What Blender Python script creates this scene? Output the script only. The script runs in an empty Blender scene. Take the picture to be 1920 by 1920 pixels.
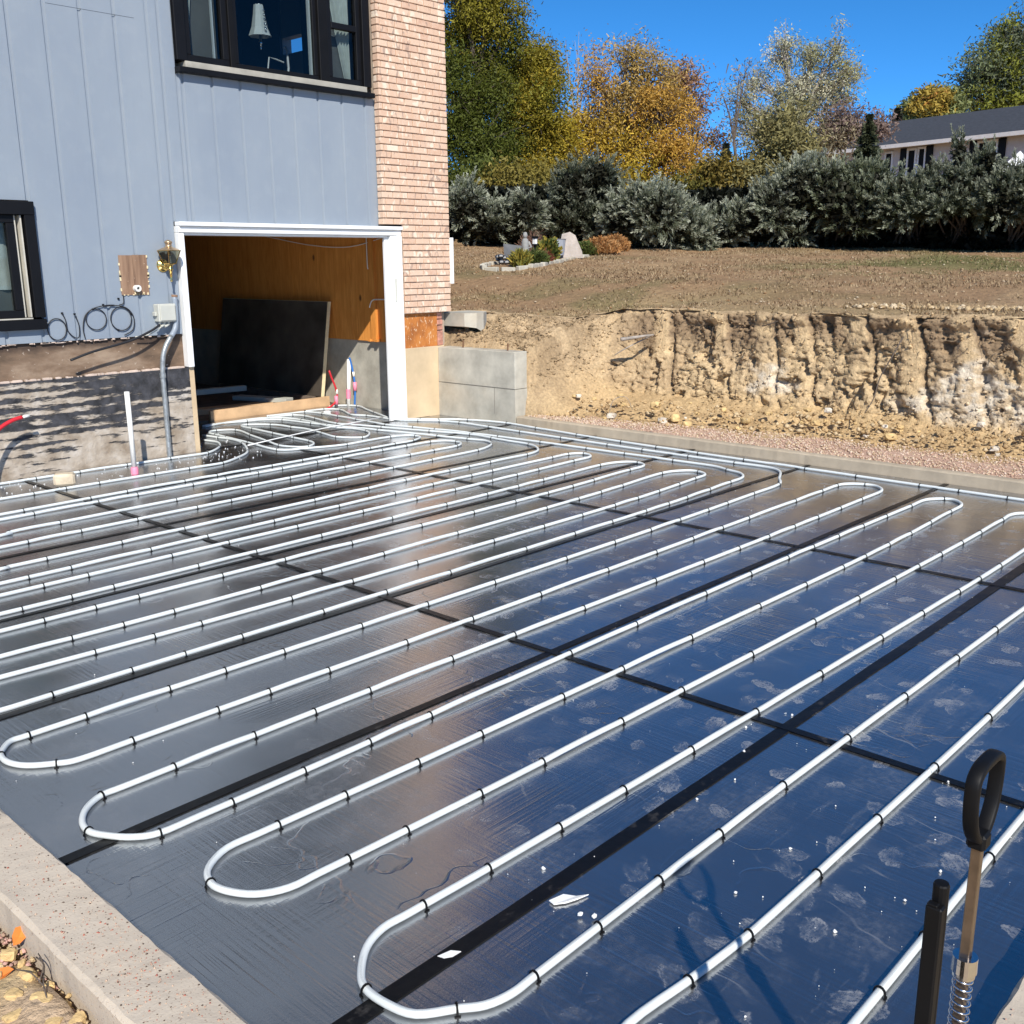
import bpy, bmesh, math, random
import numpy as np
from mathutils import Vector, Matrix, noise as mnoise
random.seed(7); RNG = np.random.default_rng(7)
S = bpy.context.scene; COL = S.collection
R = math.radians

# ------------------------------------------------------------------ camera, sky, sun, exposure
CAM = Vector((0, 0, 1.814)); PITCH, AZ, ROLL = R(13.826), R(42.93), R(-0.47)
FW = Vector((math.cos(AZ)*math.cos(PITCH), math.sin(AZ)*math.cos(PITCH), -math.sin(PITCH)))
RT = Vector((math.sin(AZ), -math.cos(AZ), 0)); UP = RT.cross(FW)
RX = RT*math.cos(ROLL)+UP*math.sin(ROLL); UX = -RT*math.sin(ROLL)+UP*math.cos(ROLL)
cd = bpy.data.cameras.new('camera'); cam = bpy.data.objects.new('camera', cd); COL.objects.link(cam)
cd.sensor_width = 36; cd.lens = 36; cd.clip_end = 3000; cd.clip_start = .05
cam.matrix_world = Matrix(((RX.x, UX.x, -FW.x, CAM.x), (RX.y, UX.y, -FW.y, CAM.y), (RX.z, UX.z, -FW.z, CAM.z), (0, 0, 0, 1)))
S.camera = cam
SUN_EL, SUN_ROT = R(38.3), math.atan2(-.573, -.82)
w = bpy.data.worlds.new('World'); S.world = w; w.use_nodes = True
nt = w.node_tree; bg = nt.nodes['Background']
sky = nt.nodes.new('ShaderNodeTexSky'); sky.sky_type = 'NISHITA'; sky.sun_disc = False
sky.sun_elevation = SUN_EL; sky.sun_rotation = SUN_ROT % (2*math.pi)
sky.altitude = 3000; sky.air_density = .65; sky.dust_density = 0; sky.ozone_density = 10
hs = nt.nodes.new('ShaderNodeHueSaturation'); hs.inputs['Hue'].default_value = .491; hs.inputs['Saturation'].default_value = 1.1   # clear high altitude blue
nt.links.new(sky.outputs[0], hs.inputs['Color']); nt.links.new(hs.outputs[0], bg.inputs[0]); bg.inputs[1].default_value = .15
sl = bpy.data.lights.new('sun', 'SUN'); sl.energy = 5.0; sl.angle = R(.53); sl.color = (1, .95, .87)
so = bpy.data.objects.new('sun', sl); COL.objects.link(so)
sdir = Vector((.573*math.cos(SUN_EL), .82*math.cos(SUN_EL), -math.sin(SUN_EL)))
so.rotation_euler = sdir.to_track_quat('-Z', 'Y').to_euler(); so.location = (-20, -30, 30)
S.view_settings.view_transform = 'Standard'; S.view_settings.look = 'None'
S.view_settings.exposure = 0.25; S.view_settings.gamma = 1; S.view_settings.use_curve_mapping = False

def at(px, py, d):
    """point in the direction of photo pixel (px, py) at horizontal distance d from the camera"""
    v = FW+RX*((px-960)/1920)-UX*((py-960)/1920)
    return CAM+v*(d/math.hypot(v.x, v.y))

# ------------------------------------------------------------------ helpers: materials
class NT:
    def __init__(s, name):
        s.m = bpy.data.materials.new(name); s.m.use_nodes = True; s.t = s.m.node_tree
        s.b = s.t.nodes['Principled BSDF']; s.geo = None
    def n(s, typ, **kw):
        x = s.t.nodes.new(typ)
        for k, v in kw.items(): setattr(x, k, v)
        return x
    def l(s, a, b): s.t.links.new(a, b)
    def pos(s):
        if not s.geo: s.geo = s.n('ShaderNodeNewGeometry')
        return s.geo.outputs['Position']
    def put(s, sock, v):
        if v is None: return
        if hasattr(v, 'is_output') or isinstance(v, bpy.types.NodeSocket): s.l(v, sock)
        elif isinstance(v, (tuple, list)) and len(v) == 3 and sock.type == 'RGBA': sock.default_value = (*v, 1)
        else: sock.default_value = v
    def noise(s, scale, detail=4, rough=.55, vec=None, dist=0):
        x = s.n('ShaderNodeTexNoise'); x.inputs['Scale'].default_value = scale; x.inputs['Detail'].default_value = detail
        x.inputs['Roughness'].default_value = rough; x.inputs['Distortion'].default_value = dist
        s.l(vec if vec is not None else s.pos(), x.inputs['Vector']); return x.outputs['Fac']
    def map(s, scale=(1, 1, 1), loc=(0, 0, 0), rot=(0, 0, 0), vec=None):
        x = s.n('ShaderNodeMapping'); x.inputs['Scale'].default_value = scale; x.inputs['Location'].default_value = loc
        x.inputs['Rotation'].default_value = rot
        s.l(vec if vec is not None else s.pos(), x.inputs['Vector']); return x.outputs[0]
    def vor(s, scale, feature='F1', vec=None, rnd=1, dim='3D'):
        x = s.n('ShaderNodeTexVoronoi', feature=feature, voronoi_dimensions=dim); x.inputs['Scale'].default_value = scale
        x.inputs['Randomness'].default_value = rnd
        s.l(vec if vec is not None else s.pos(), x.inputs['Vector']); return x
    def ramp(s, fac, *stops, interp='LINEAR'):
        x = s.n('ShaderNodeValToRGB'); x.color_ramp.interpolation = interp; e = x.color_ramp.elements
        while len(e) < len(stops): e.new(.5)
        for el, (p, c) in zip(e, stops):
            el.position = p; el.color = (c, c, c, 1) if isinstance(c, (int, float)) else (*c, 1)
        s.l(fac, x.inputs[0]); return x.outputs[0]
    def mix(s, fac, a, b, mode='MIX'):
        x = s.n('ShaderNodeMix', data_type='RGBA', blend_type=mode)
        s.put(x.inputs[0], fac); s.put(x.inputs[6], a); s.put(x.inputs[7], b); return x.outputs[2]
    def math(s, op, a, b=None, c=None):
        x = s.n('ShaderNodeMath', operation=op)
        for i, v in enumerate((a, b, c)):
            if v is not None: s.put(x.inputs[i], v)
        return x.outputs[0]
    def bump(s, h, strength=.5, dist=.01, nrm=None):
        x = s.n('ShaderNodeBump'); x.inputs['Strength'].default_value = strength; x.inputs['Distance'].default_value = dist
        s.l(h, x.inputs['Height'])
        if nrm is not None: s.l(nrm, x.inputs['Normal'])
        return x.outputs[0]
    def out(s, col=None, rough=None, nrm=None, **kw):
        if col is not None: s.put(s.b.inputs['Base Color'], col)
        if rough is not None: s.put(s.b.inputs['Roughness'], rough)
        if nrm is not None: s.l(nrm, s.b.inputs['Normal'])
        for k, v in kw.items(): s.put(s.b.inputs[k.replace('_', ' ')], v)
        return s.m

def simple(name, c, rough=.6, var=.18, scale=6, bump=.15, bscale=60, dist=.003, metal=0, spec=.5):
    """one colour with slow mottling and fine grain"""
    t = NT(name); f = t.noise(scale, 5)
    d = tuple(x*(1-var) for x in c); u = tuple(min(1, x*(1+var)) for x in c)
    col = t.ramp(f, (.3, d), (.7, u))
    nr = t.bump(t.noise(bscale, 3), bump, dist) if bump else None
    return t.out(col, rough, nr, Metallic=metal, Specular_IOR_Level=spec)

M = {}
M['black_paint'] = simple('black_paint', (.005, .005, .006), .5, bump=0, spec=.22)
M['black_plastic'] = simple('black_plastic', (.005, .005, .0055), .55, bump=.1, spec=.2)
M['rubber'] = simple('rubber', (.015, .015, .017), .55)
M['white_paint'] = simple('white_paint', (.82, .82, .8), .45, .05, bump=.08)
M['pvc'] = simple('pvc', (.8, .79, .74), .35, .05, bump=0)
M['grey_plastic'] = simple('grey_plastic', (.5, .5, .44), .5, .06)
M['galvanised'] = simple('galvanised', (.36, .38, .38), .42, .3, 25, metal=.55)
M['steel'] = simple('steel', (.25, .2, .16), .3, .25, 20, metal=.9)
M['chrome'] = simple('chrome', (.7, .71, .73), .16, .1, metal=1)
M['brass'] = simple('brass', (.75, .52, .17), .22, .15, 30, metal=1)
M['red_plastic'] = simple('red_plastic', (.55, .02, .03), .4, .1)
M['blue_plastic'] = simple('blue_plastic', (.03, .16, .5), .4, .1)
M['pink_tape'] = simple('pink_tape', (.8, .25, .36), .5, .1)
M['foam_edge'] = simple('foam_edge', (.75, .62, .38), .8, .1, 12)
M['soil_clod'] = simple('soil_clod', (.58, .41, .19), .95, .3, 9, .6, 45, .012)
M['pale_stone'] = simple('pale_stone', (.62, .55, .45), .9, .25, 9, .5, 45, .01)
M['bark'] = simple('bark', (.11, .085, .065), .9, .35, 14, .7, 40, .02)
M['pale_bark'] = simple('pale_bark', (.32, .28, .24), .9, .3, 14, .5, 40, .02)
M['tan_concrete'] = simple('tan_concrete', (.6, .5, .36), .9, .2, 14, .5, 70, .006)
M['curtain'] = simple('curtain', (.55, .57, .5), .9, .12, 12)
M['dark_screen'] = simple('dark_screen', (.13, .125, .105), .8, .1)
M['drywall'] = simple('garage_drywall', (.5, .45, .4), .9, .1, bump=0)
M['navy_wall'] = simple('navy_wall', (.02, .045, .12), .8, .1, bump=0)
M['milk_glass'] = simple('milk_glass', (.62, .64, .6), .3, .05, bump=0)
M['lumber'] = simple('lumber', (.55, .36, .2), .75, .2, 5, .3, 50)
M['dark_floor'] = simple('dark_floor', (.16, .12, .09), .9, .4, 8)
M['house_white'] = simple('house_white', (.62, .58, .55), .8, .06)
M['crumb'] = simple('crumb', (.82, .82, .8), .8, .06, bump=0)

def m_siding():
    t = NT('siding_paint')
    c = t.mix(t.ramp(t.noise(1.3, 4, .6, t.map((1, 1, .45))), (.35, 0), (.7, 1)), (.235, .275, .325), (.27, .31, .352))
    c = t.mix(t.math('MULTIPLY', t.ramp(t.noise(7, 4), (.5, 0), (.72, 1)), .16), c, (.34, .37, .395))
    h = t.noise(22, 5, .6, t.map((1, 1, .06)))
    n = t.bump(h, .25, .004); n = t.bump(t.noise(180, 2), .12, .002, n)
    return t.out(c, t.math('MULTIPLY_ADD', t.noise(9), .2, .32), n)
M['siding'] = m_siding()

def m_brick():
    t = NT('brick_clay'); oi = t.n('ShaderNodeObjectInfo'); rnd = oi.outputs['Random']
    off = t.n('ShaderNodeVectorMath', operation='ADD'); t.l(t.pos(), off.inputs[0]); t.l(rnd, off.inputs[1]); v = off.outputs[0]
    base = t.ramp(rnd, (0, (.585, .38, .26)), (.4, (.63, .43, .30)), (.75, (.66, .48, .35)), (1, (.56, .35, .24)))
    c = t.mix(t.ramp(t.noise(18, 4, .6, v), (.35, 0), (.7, .5)), base, (.70, .53, .40))
    pat = t.noise(9, 2, .4, t.map((1, 1, .55), vec=v), 1.2)
    c = t.mix(t.ramp(pat, (.57, 0), (.64, .75)), c, (.78, .67, .53))
    pat2 = t.noise(11, 2, .4, t.map((1.4, 1, .5), (5, 3, 1), vec=v), 1.5)
    c = t.mix(t.ramp(pat2, (.63, 0), (.68, .75)), c, (.33, .235, .185))
    n = t.bump(t.noise(90, 4, .6, t.map((1, 1, .3))), .5, .004)
    return t.out(c, .85, n)
M['brick'] = m_brick()
M['mortar'] = simple('mortar', (.4, .32, .25), .95, .15, 20, .5, 120)

def m_concrete(name, c, warm=.2, specks=True, vary=.16):
    t = NT(name); d = tuple(x*(1-vary) for x in c); u = tuple(x*(1+vary*.8) for x in c)
    col = t.ramp(t.noise(2.6, 6, .62), (.3, d), (.7, u))
    col = t.mix(t.math('MULTIPLY', t.ramp(t.noise(.9, 5), (.5, 0), (.72, 1)), warm), col, (.52, .36, .2))
    if specks:
        col = t.mix(t.math('MULTIPLY', t.ramp(t.noise(110, 2), (.64, 0), (.68, 1)), .6), col, (.2, .12, .08))
    n = t.bump(t.noise(30, 5, .65), .35, .006); n = t.bump(t.noise(160, 2), .3, .003, n)
    return t.out(col, .92, n)
M['concrete'] = m_concrete('concrete', (.53, .455, .36))
M['grey_concrete'] = m_concrete('grey_concrete', (.45, .425, .355), .3, False, vary=.34)
M['sandy_concrete'] = m_concrete('sandy_concrete', (.43, .36, .265), .3, False, vary=.22)
M['pier_concrete'] = m_concrete('pier_concrete', (.6, .46, .29), .3, False)

def m_tar():
    """black waterproofing smeared in level bands over tan concrete"""
    t = NT('tarred_concrete')
    wob = t.noise(2.5, 4, .6, t.map((.7, 1, 1)))
    sep = t.n('ShaderNodeSeparateXYZ'); t.l(t.pos(), sep.inputs[0])
    z = t.math('ADD', sep.outputs[2], t.math('MULTIPLY', wob, .07))
    band = t.math('SINE', t.math('MULTIPLY', z, 78))
    edge = t.math('MULTIPLY', t.math('SUBTRACT', t.noise(17, 6, .72, t.map((.30, 1, 1.9))), .5), 3.6)
    big = t.math('MULTIPLY', t.math('SUBTRACT', t.noise(2.4, 4, .65, t.map((.6, 1, 1.4))), .5), 7.0)
    low = t.math('MULTIPLY', t.math('SUBTRACT', .46, sep.outputs[2]), 3.2)
    s = t.math('ADD', t.math('ADD', t.math('MULTIPLY', band, .7), t.math('MULTIPLY', edge, 2.0)), t.math('ADD', big, low))
    mask = t.ramp(t.math('MULTIPLY_ADD', s, .2, .525), (.46, 0), (.58, 1))
    tan = t.ramp(t.noise(6, 5), (.3, (.27, .21, .15)), (.55, (.45, .385, .31)), (.75, (.6, .55, .49)))
    blk = t.ramp(t.noise(10, 4), (.35, (.018, .018, .02)), (.75, (.075, .075, .085)))
    n = t.bump(t.noise(24, 6, .7), .9, .014)
    n = t.bump(mask, .8, .008, n)
    return t.out(t.mix(mask, blk, tan), .8, n)
M['tar'] = m_tar()

def m_stained_band():
    t = NT('stained_boarding')
    c = t.ramp(t.noise(4, 6, .65, t.map((.5, 1, 1.2))), (.28, (.06, .04, .025)), (.5, (.19, .125, .08)), (.74, (.36, .27, .19)))
    sep = t.n('ShaderNodeSeparateXYZ'); t.l(t.pos(), sep.inputs[0])
    top = t.ramp(t.math('ADD', sep.outputs[2], t.math('MULTIPLY', t.noise(5), .12)), (.0, 0), (1, 1))
    k = t.ramp(t.math('SUBTRACT', t.math('ADD', sep.outputs[2], t.math('MULTIPLY', t.noise(6, 4), .1)), 1.02), (.08, 0), (.13, .8))
    c = t.mix(k, c, (.045, .028, .02))
    c = t.mix(t.ramp(t.noise(26, 3), (.66, 0), (.7, .7)), c, (.5, .42, .34))
    return t.out(c, .85, t.bump(t.noise(24, 5), .5, .008))
M['stained'] = m_stained_band()
def m_rust():
    t = NT('rusty_sheathing')
    c = t.ramp(t.noise(9, 5, .6, t.map((1, 1, .6))), (.3, (.28, .09, .02)), (.55, (.48, .17, .035)), (.8, (.55, .24, .06)))
    c = t.mix(t.ramp(t.noise(30, 4, .6, t.map((1.6, 1, .7))), (.6, 0), (.66, .85)), c, (.7, .52, .34))
    return t.out(c, .85, t.bump(t.noise(40, 4), .4, .005))
M['rust'] = m_rust()
def m_ply():
    t = NT('plywood_grain')
    v = t.map((1, .35, 1)); g = t.noise(5, 5, .6, t.map((3, 3, .35)), 1.5)
    c = t.ramp(g, (.3, (.58, .2, .03)), (.7, (.78, .33, .07)))
    k = t.vor(3.2, vec=t.map((1, 1, .55)))
    c = t.mix(t.ramp(k.outputs['Distance'], (.045, .9), (.09, 0)), c, (.09, .03, .01))
    return t.out(c, .7, t.bump(g, .1, .003))
M['plywood'] = m_ply()
def m_barewood():
    t = NT('bare_weathered_wood')
    g = t.noise(16, 5, .6, t.map((1.5, 1, .12)))
    c = t.ramp(g, (.3, (.16, .09, .055)), (.6, (.3, .185, .115)), (.8, (.38, .26, .17)))
    c = t.mix(t.ramp(t.noise(45, 3), (.67, 0), (.7, .8)), c, (.6, .46, .32))
    return t.out(c, .85, t.bump(g, .4, .004))
M['bare_wood'] = m_barewood()

def m_foil():
    """glossy black facer of the foam boards: faint ribs, creases, dusty shoe prints"""
    t = NT('black_foil')
    p = t.pos()
    # shoe prints: jittered cells, each an ellipse turned at random
    tot = None
    for sc, a, b, off, amt in ((3.0, .085, .045, (0, 0, 0), 1), (4.1, .062, .04, (3.7, 1.3, 0), 1), (5.3, .05, .032, (9.1, 6.3, 0), .9)):
        v = t.vor(sc, vec=t.map(loc=off), dim='2D')
        loc = t.n('ShaderNodeVectorMath', operation='SUBTRACT'); t.l(t.map(loc=off), loc.inputs[0]); t.l(v.outputs['Position'], loc.inputs[1])
        sc_ = t.n('ShaderNodeSeparateColor'); t.l(v.outputs['Color'], sc_.inputs[0])
        rot = t.n('ShaderNodeVectorRotate', rotation_type='Z_AXIS'); t.l(loc.outputs[0], rot.inputs['Vector'])
        t.l(t.math('MULTIPLY', sc_.outputs[0], 6.28), rot.inputs['Angle'])
        mp = t.n('ShaderNodeMapping'); mp.inputs['Scale'].default_value = (1/a, 1/b, 0); t.l(rot.outputs[0], mp.inputs['Vector'])
        ln = t.n('ShaderNodeVectorMath', operation='LENGTH'); t.l(mp.outputs[0], ln.inputs[0])
        wob = t.math('ADD', ln.outputs['Value'], t.math('MULTIPLY', t.math('SUBTRACT', t.noise(14, 5, .7), .5), 1.5))
        body = t.ramp(wob, (.2, .7), (.65, .5), (.84, 1), (.97, 0))
        tread = t.math('MULTIPLY', t.ramp(t.math('ADD', t.math('MULTIPLY', t.noise(1, 5, .8, t.map((28, 85, 0), vec=rot.outputs[0])), .6), t.math('MULTIPLY', t.noise(120, 3, .8), .4)), (.42, .04), (.60, 1)), t.ramp(t.noise(7, 3, .6, t.map(loc=(2, 7, 0))), (.42, .0), (.64, 1)))
        on = t.ramp(sc_.outputs[1], (.35, 0), (.62, 1))
        m = t.math('MULTIPLY', t.math('MULTIPLY', body, tread), t.math('MULTIPLY', on, amt))
        tot = m if tot is None else t.math('MAXIMUM', tot, m)
    sep = t.n('ShaderNodeSeparateXYZ'); t.l(p, sep.inputs[0])
    # boards near the right and front kerbs were walked on most
    walk = t.ramp(t.math('ADD', t.math('MULTIPLY', sep.outputs[0], .5), t.math('MULTIPLY', sep.outputs[1], -.3)), (.0, .12), (.35, .3), (.8, 1))
    tot = t.math('MULTIPLY', tot, walk)
    film = t.math('MULTIPLY', t.ramp(t.noise(1.7, 6, .7), (.5, 0), (.8, 1)), t.ramp(t.noise(45, 4, .7), (.4, .2), (.65, 1)))
    scr = t.n('ShaderNodeTexWave', bands_direction='X'); scr.inputs['Scale'].default_value = 2.2
    scr.inputs['Distortion'].default_value = 9; scr.inputs['Detail'].default_value = 3; scr.inputs['Detail Scale'].default_value = 1.2
    t.l(t.map((1, .5, 1), rot=(0, 0, .5)), scr.inputs['Vector'])
    scratch = t.math('MULTIPLY', t.ramp(scr.outputs['Fac'], (.992, 0), (1, .22)), t.ramp(t.noise(2.3), (.55, 0), (.65, 1)))
    sm1 = t.math('MULTIPLY', t.ramp(t.noise(6, 5, .7, t.map((.22, 1, 0), rot=(0, 0, .7)), .6), (.6, 0), (.8, .5)), t.ramp(t.noise(110, 3, .8), (.38, .15), (.62, 1)))
    tot = t.math('MAXIMUM', tot, t.math('MULTIPLY', sm1, walk))
    dust = t.math('MINIMUM', t.math('ADD', t.math('ADD', t.math('MULTIPLY', film, .3), tot), t.math('MULTIPLY', scratch, walk)), 1.0)
    col = t.mix(t.math('MULTIPLY', dust, .75), (.41, .42, .435), (.52, .5, .48))
    ro = t.math('MULTIPLY_ADD', dust, .35, t.math('MULTIPLY_ADD', t.noise(3, 4), .1, .165))
    ribs = t.noise(60, 2, .6, t.map((1, .03, 0)))
    ribs = t.math('MULTIPLY', ribs, t.ramp(t.noise(1.1, 2), (.4, .15), (.65, 1)))
    ribs2 = t.math('MULTIPLY', t.noise(55, 2, .6, t.map((.03, 1, 0))), t.ramp(t.noise(1.4, 2, .5, t.map(loc=(4, 2, 0))), (.5, 0), (.65, 1)))
    n = t.bump(t.noise(1.6, 2, .4), .35, .03)
    n = t.bump(t.math('ADD', ribs, ribs2), .5, .005, n)
    cr = t.vor(1.6, 'DISTANCE_TO_EDGE', t.map((1, 1, 0), vec=None))
    wv = t.n('ShaderNodeVectorMath', operation='ADD'); nz = t.n('ShaderNodeTexNoise'); nz.inputs['Scale'].default_value = 2.2; nz.inputs['Detail'].default_value = 3
    t.l(p, nz.inputs['Vector']); t.l(p, wv.inputs[0]); t.l(nz.outputs['Color'], wv.inputs[1]); t.l(wv.outputs[0], cr.inputs['Vector'])
    crease = t.math('MULTIPLY', t.ramp(cr.outputs['Distance'], (0, 1), (.012, 0)), t.ramp(t.noise(1.9, 2), (.52, 0), (.6, 1)))
    n = t.bump(crease, .22, .004, n)
    n = t.bump(t.noise(140, 3, .6), .12, .002, n)
    return t.out(col, ro, n, Metallic=t.math('SUBTRACT', .955, t.math('MULTIPLY', dust, .85)))
M['foil'] = m_foil()
def m_tape():
    t = NT('black_seam_tape')
    d = t.math('MULTIPLY', t.ramp(t.noise(11, 4, .7), (.6, 0), (.8, 1)), .2)
    n = t.bump(t.noise(5, 3), .5, .012); n = t.bump(t.noise(70, 2), .2, .002, n)
    return t.out(t.mix(d, (.004, .004, .0045), (.3, .28, .26)), t.math('MULTIPLY_ADD', d, .5, .36), n, Specular_IOR_Level=.22)
M['tape'] = m_tape()
def m_pex():
    t = NT('white_pex')
    uv = t.n('ShaderNodeUVMap'); sep = t.n('ShaderNodeSeparateXYZ'); t.l(uv.outputs[0], sep.inputs[0])
    # line of printed metre marks along the crown
    band = t.math('MULTIPLY', t.ramp(sep.outputs[1], (.20, 0), (.21, 1)), t.ramp(sep.outputs[1], (.29, 1), (.30, 0)))
    cell = t.math('MULTIPLY', t.ramp(t.noise(260, 1, .5, t.map((1, 40, 1), vec=uv.outputs[0])), (.5, 0), (.54, 1)),
                  t.ramp(t.noise(2.2, 1, .5, t.map((1, 0, 1), vec=uv.outputs[0])), (.48, 0), (.5, 1)))
    ink = t.math('MULTIPLY', t.math('MULTIPLY', band, cell), .6)
    c = t.ramp(t.noise(5, 3), (.3, (.60, .645, .645)), (.7, (.68, .71, .70)))
    return t.out(t.mix(ink, c, (.22, .24, .25)), .5, t.bump(t.noise(30, 3), .06, .002), Subsurface_Weight=.4, Subsurface_Radius=(.01, .01, .01), Specular_IOR_Level=.3)
M['pex'] = m_pex()

def m_glass(name, tint, refl, trans=.75):
    """window glass: sees through with a tint, mirrors by Fresnel"""
    t = NT(name); nt = t.t; nt.nodes.remove(t.b); o = [x for x in nt.nodes if x.type == 'OUTPUT_MATERIAL'][0]
    tr = t.n('ShaderNodeBsdfTransparent'); tr.inputs[0].default_value = (*tint, 1)
    gl = t.n('ShaderNodeBsdfGlossy'); gl.inputs['Roughness'].default_value = .02
    g = t.n('ShaderNodeNewGeometry'); dt = t.n('ShaderNodeVectorMath', operation='DOT_PRODUCT'); t.l(g.outputs['Normal'], dt.inputs[0]); t.l(g.outputs['Incoming'], dt.inputs[1])
    f0 = ((refl-1)/(refl+1))**2; fr = t.math('MULTIPLY_ADD', t.math('POWER', t.math('SUBTRACT', 1.0, t.math('ABSOLUTE', dt.outputs['Value'])), 5.0), 1-f0, f0)
    t.l(t.bump(t.noise(1.1, 2), .04, .02), gl.inputs['Normal'])
    mx = t.n('ShaderNodeMixShader'); t.l(fr, mx.inputs[0]); t.l(tr.outputs[0], mx.inputs[1]); t.l(gl.outputs[0], mx.inputs[2])
    t.l(mx.outputs[0], o.inputs[0]); return t.m
M['glass'] = m_glass('window_glass', (.72, .76, .78), 1.35)
M['lantern_glass'] = m_glass('lantern_glass', (.55, .56, .5), 1.5)

def m_attr(name, rough=.9, gain=.35, scale=40, bump=.5, dist=.01, trans=0):
    """own colours stored per vertex, plus fine grain"""
    t = NT(name); a = t.n('ShaderNodeAttribute'); a.attribute_name = 'tint'
    g = t.ramp(t.noise(scale, 5, .65), (.25, 1-gain), (.75, 1+gain))
    c = t.mix(1.0, a.outputs['Color'], g, 'MULTIPLY')
    n = t.bump(t.noise(scale*1.3, 5, .65), bump, dist) if bump else None
    m = t.out(c, rough, n, Specular_IOR_Level=.25)
    if trans:
        tl = t.n('ShaderNodeBsdfTranslucent'); t.l(c, tl.inputs[0]); mx = t.n('ShaderNodeMixShader'); mx.inputs[0].default_value = trans
        o = [x for x in t.t.nodes if x.type == 'OUTPUT_MATERIAL'][0]
        t.l(t.b.outputs[0], mx.inputs[1]); t.l(tl.outputs[0], mx.inputs[2]); t.l(mx.outputs[0], o.inputs[0])
    return m
M['leaf'] = m_attr('leaf', .6, .15, 3, 0, 0, .3)
M['earth'] = m_attr('earth', .95, .38, 34, .8, .02)
M['gravel'] = m_attr('gravel_stone', .9, .2, 60, .3, .004)
def m_lawn():
    t = NT('dormant_lawn'); a = t.n('ShaderNodeAttribute'); a.attribute_name = 'tint'
    c = t.mix(1.0, a.outputs['Color'], t.ramp(t.noise(9, 8, .75), (.28, .72), (.5, 1.05), (.74, 1.4)), 'MULTIPLY')
    c = t.mix(t.ramp(t.noise(26, 4, .7), (.6, 0), (.72, .5)), c, (.46, .35, .21))
    c = t.mix(t.ramp(t.noise(19, 5, .7, t.map(loc=(3, 8, 1))), (.6, 0), (.74, .55)), c, (.15, .10, .06))
    n = t.bump(t.noise(12, 7, .7), .9, .08)
    return t.out(c, .97, n, Specular_IOR_Level=.15)
M['lawn'] = m_lawn()
def m_shingle():
    t = NT('dark_shingle')
    c = t.ramp(t.noise(3, 6, .7, t.map((2, 2, 9))), (.3, (.022, .026, .034)), (.7, (.05, .055, .068)))
    return t.out(c, .95, t.bump(t.noise(6, 3), .3, .02))
M['shingle'] = m_shingle()

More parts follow.
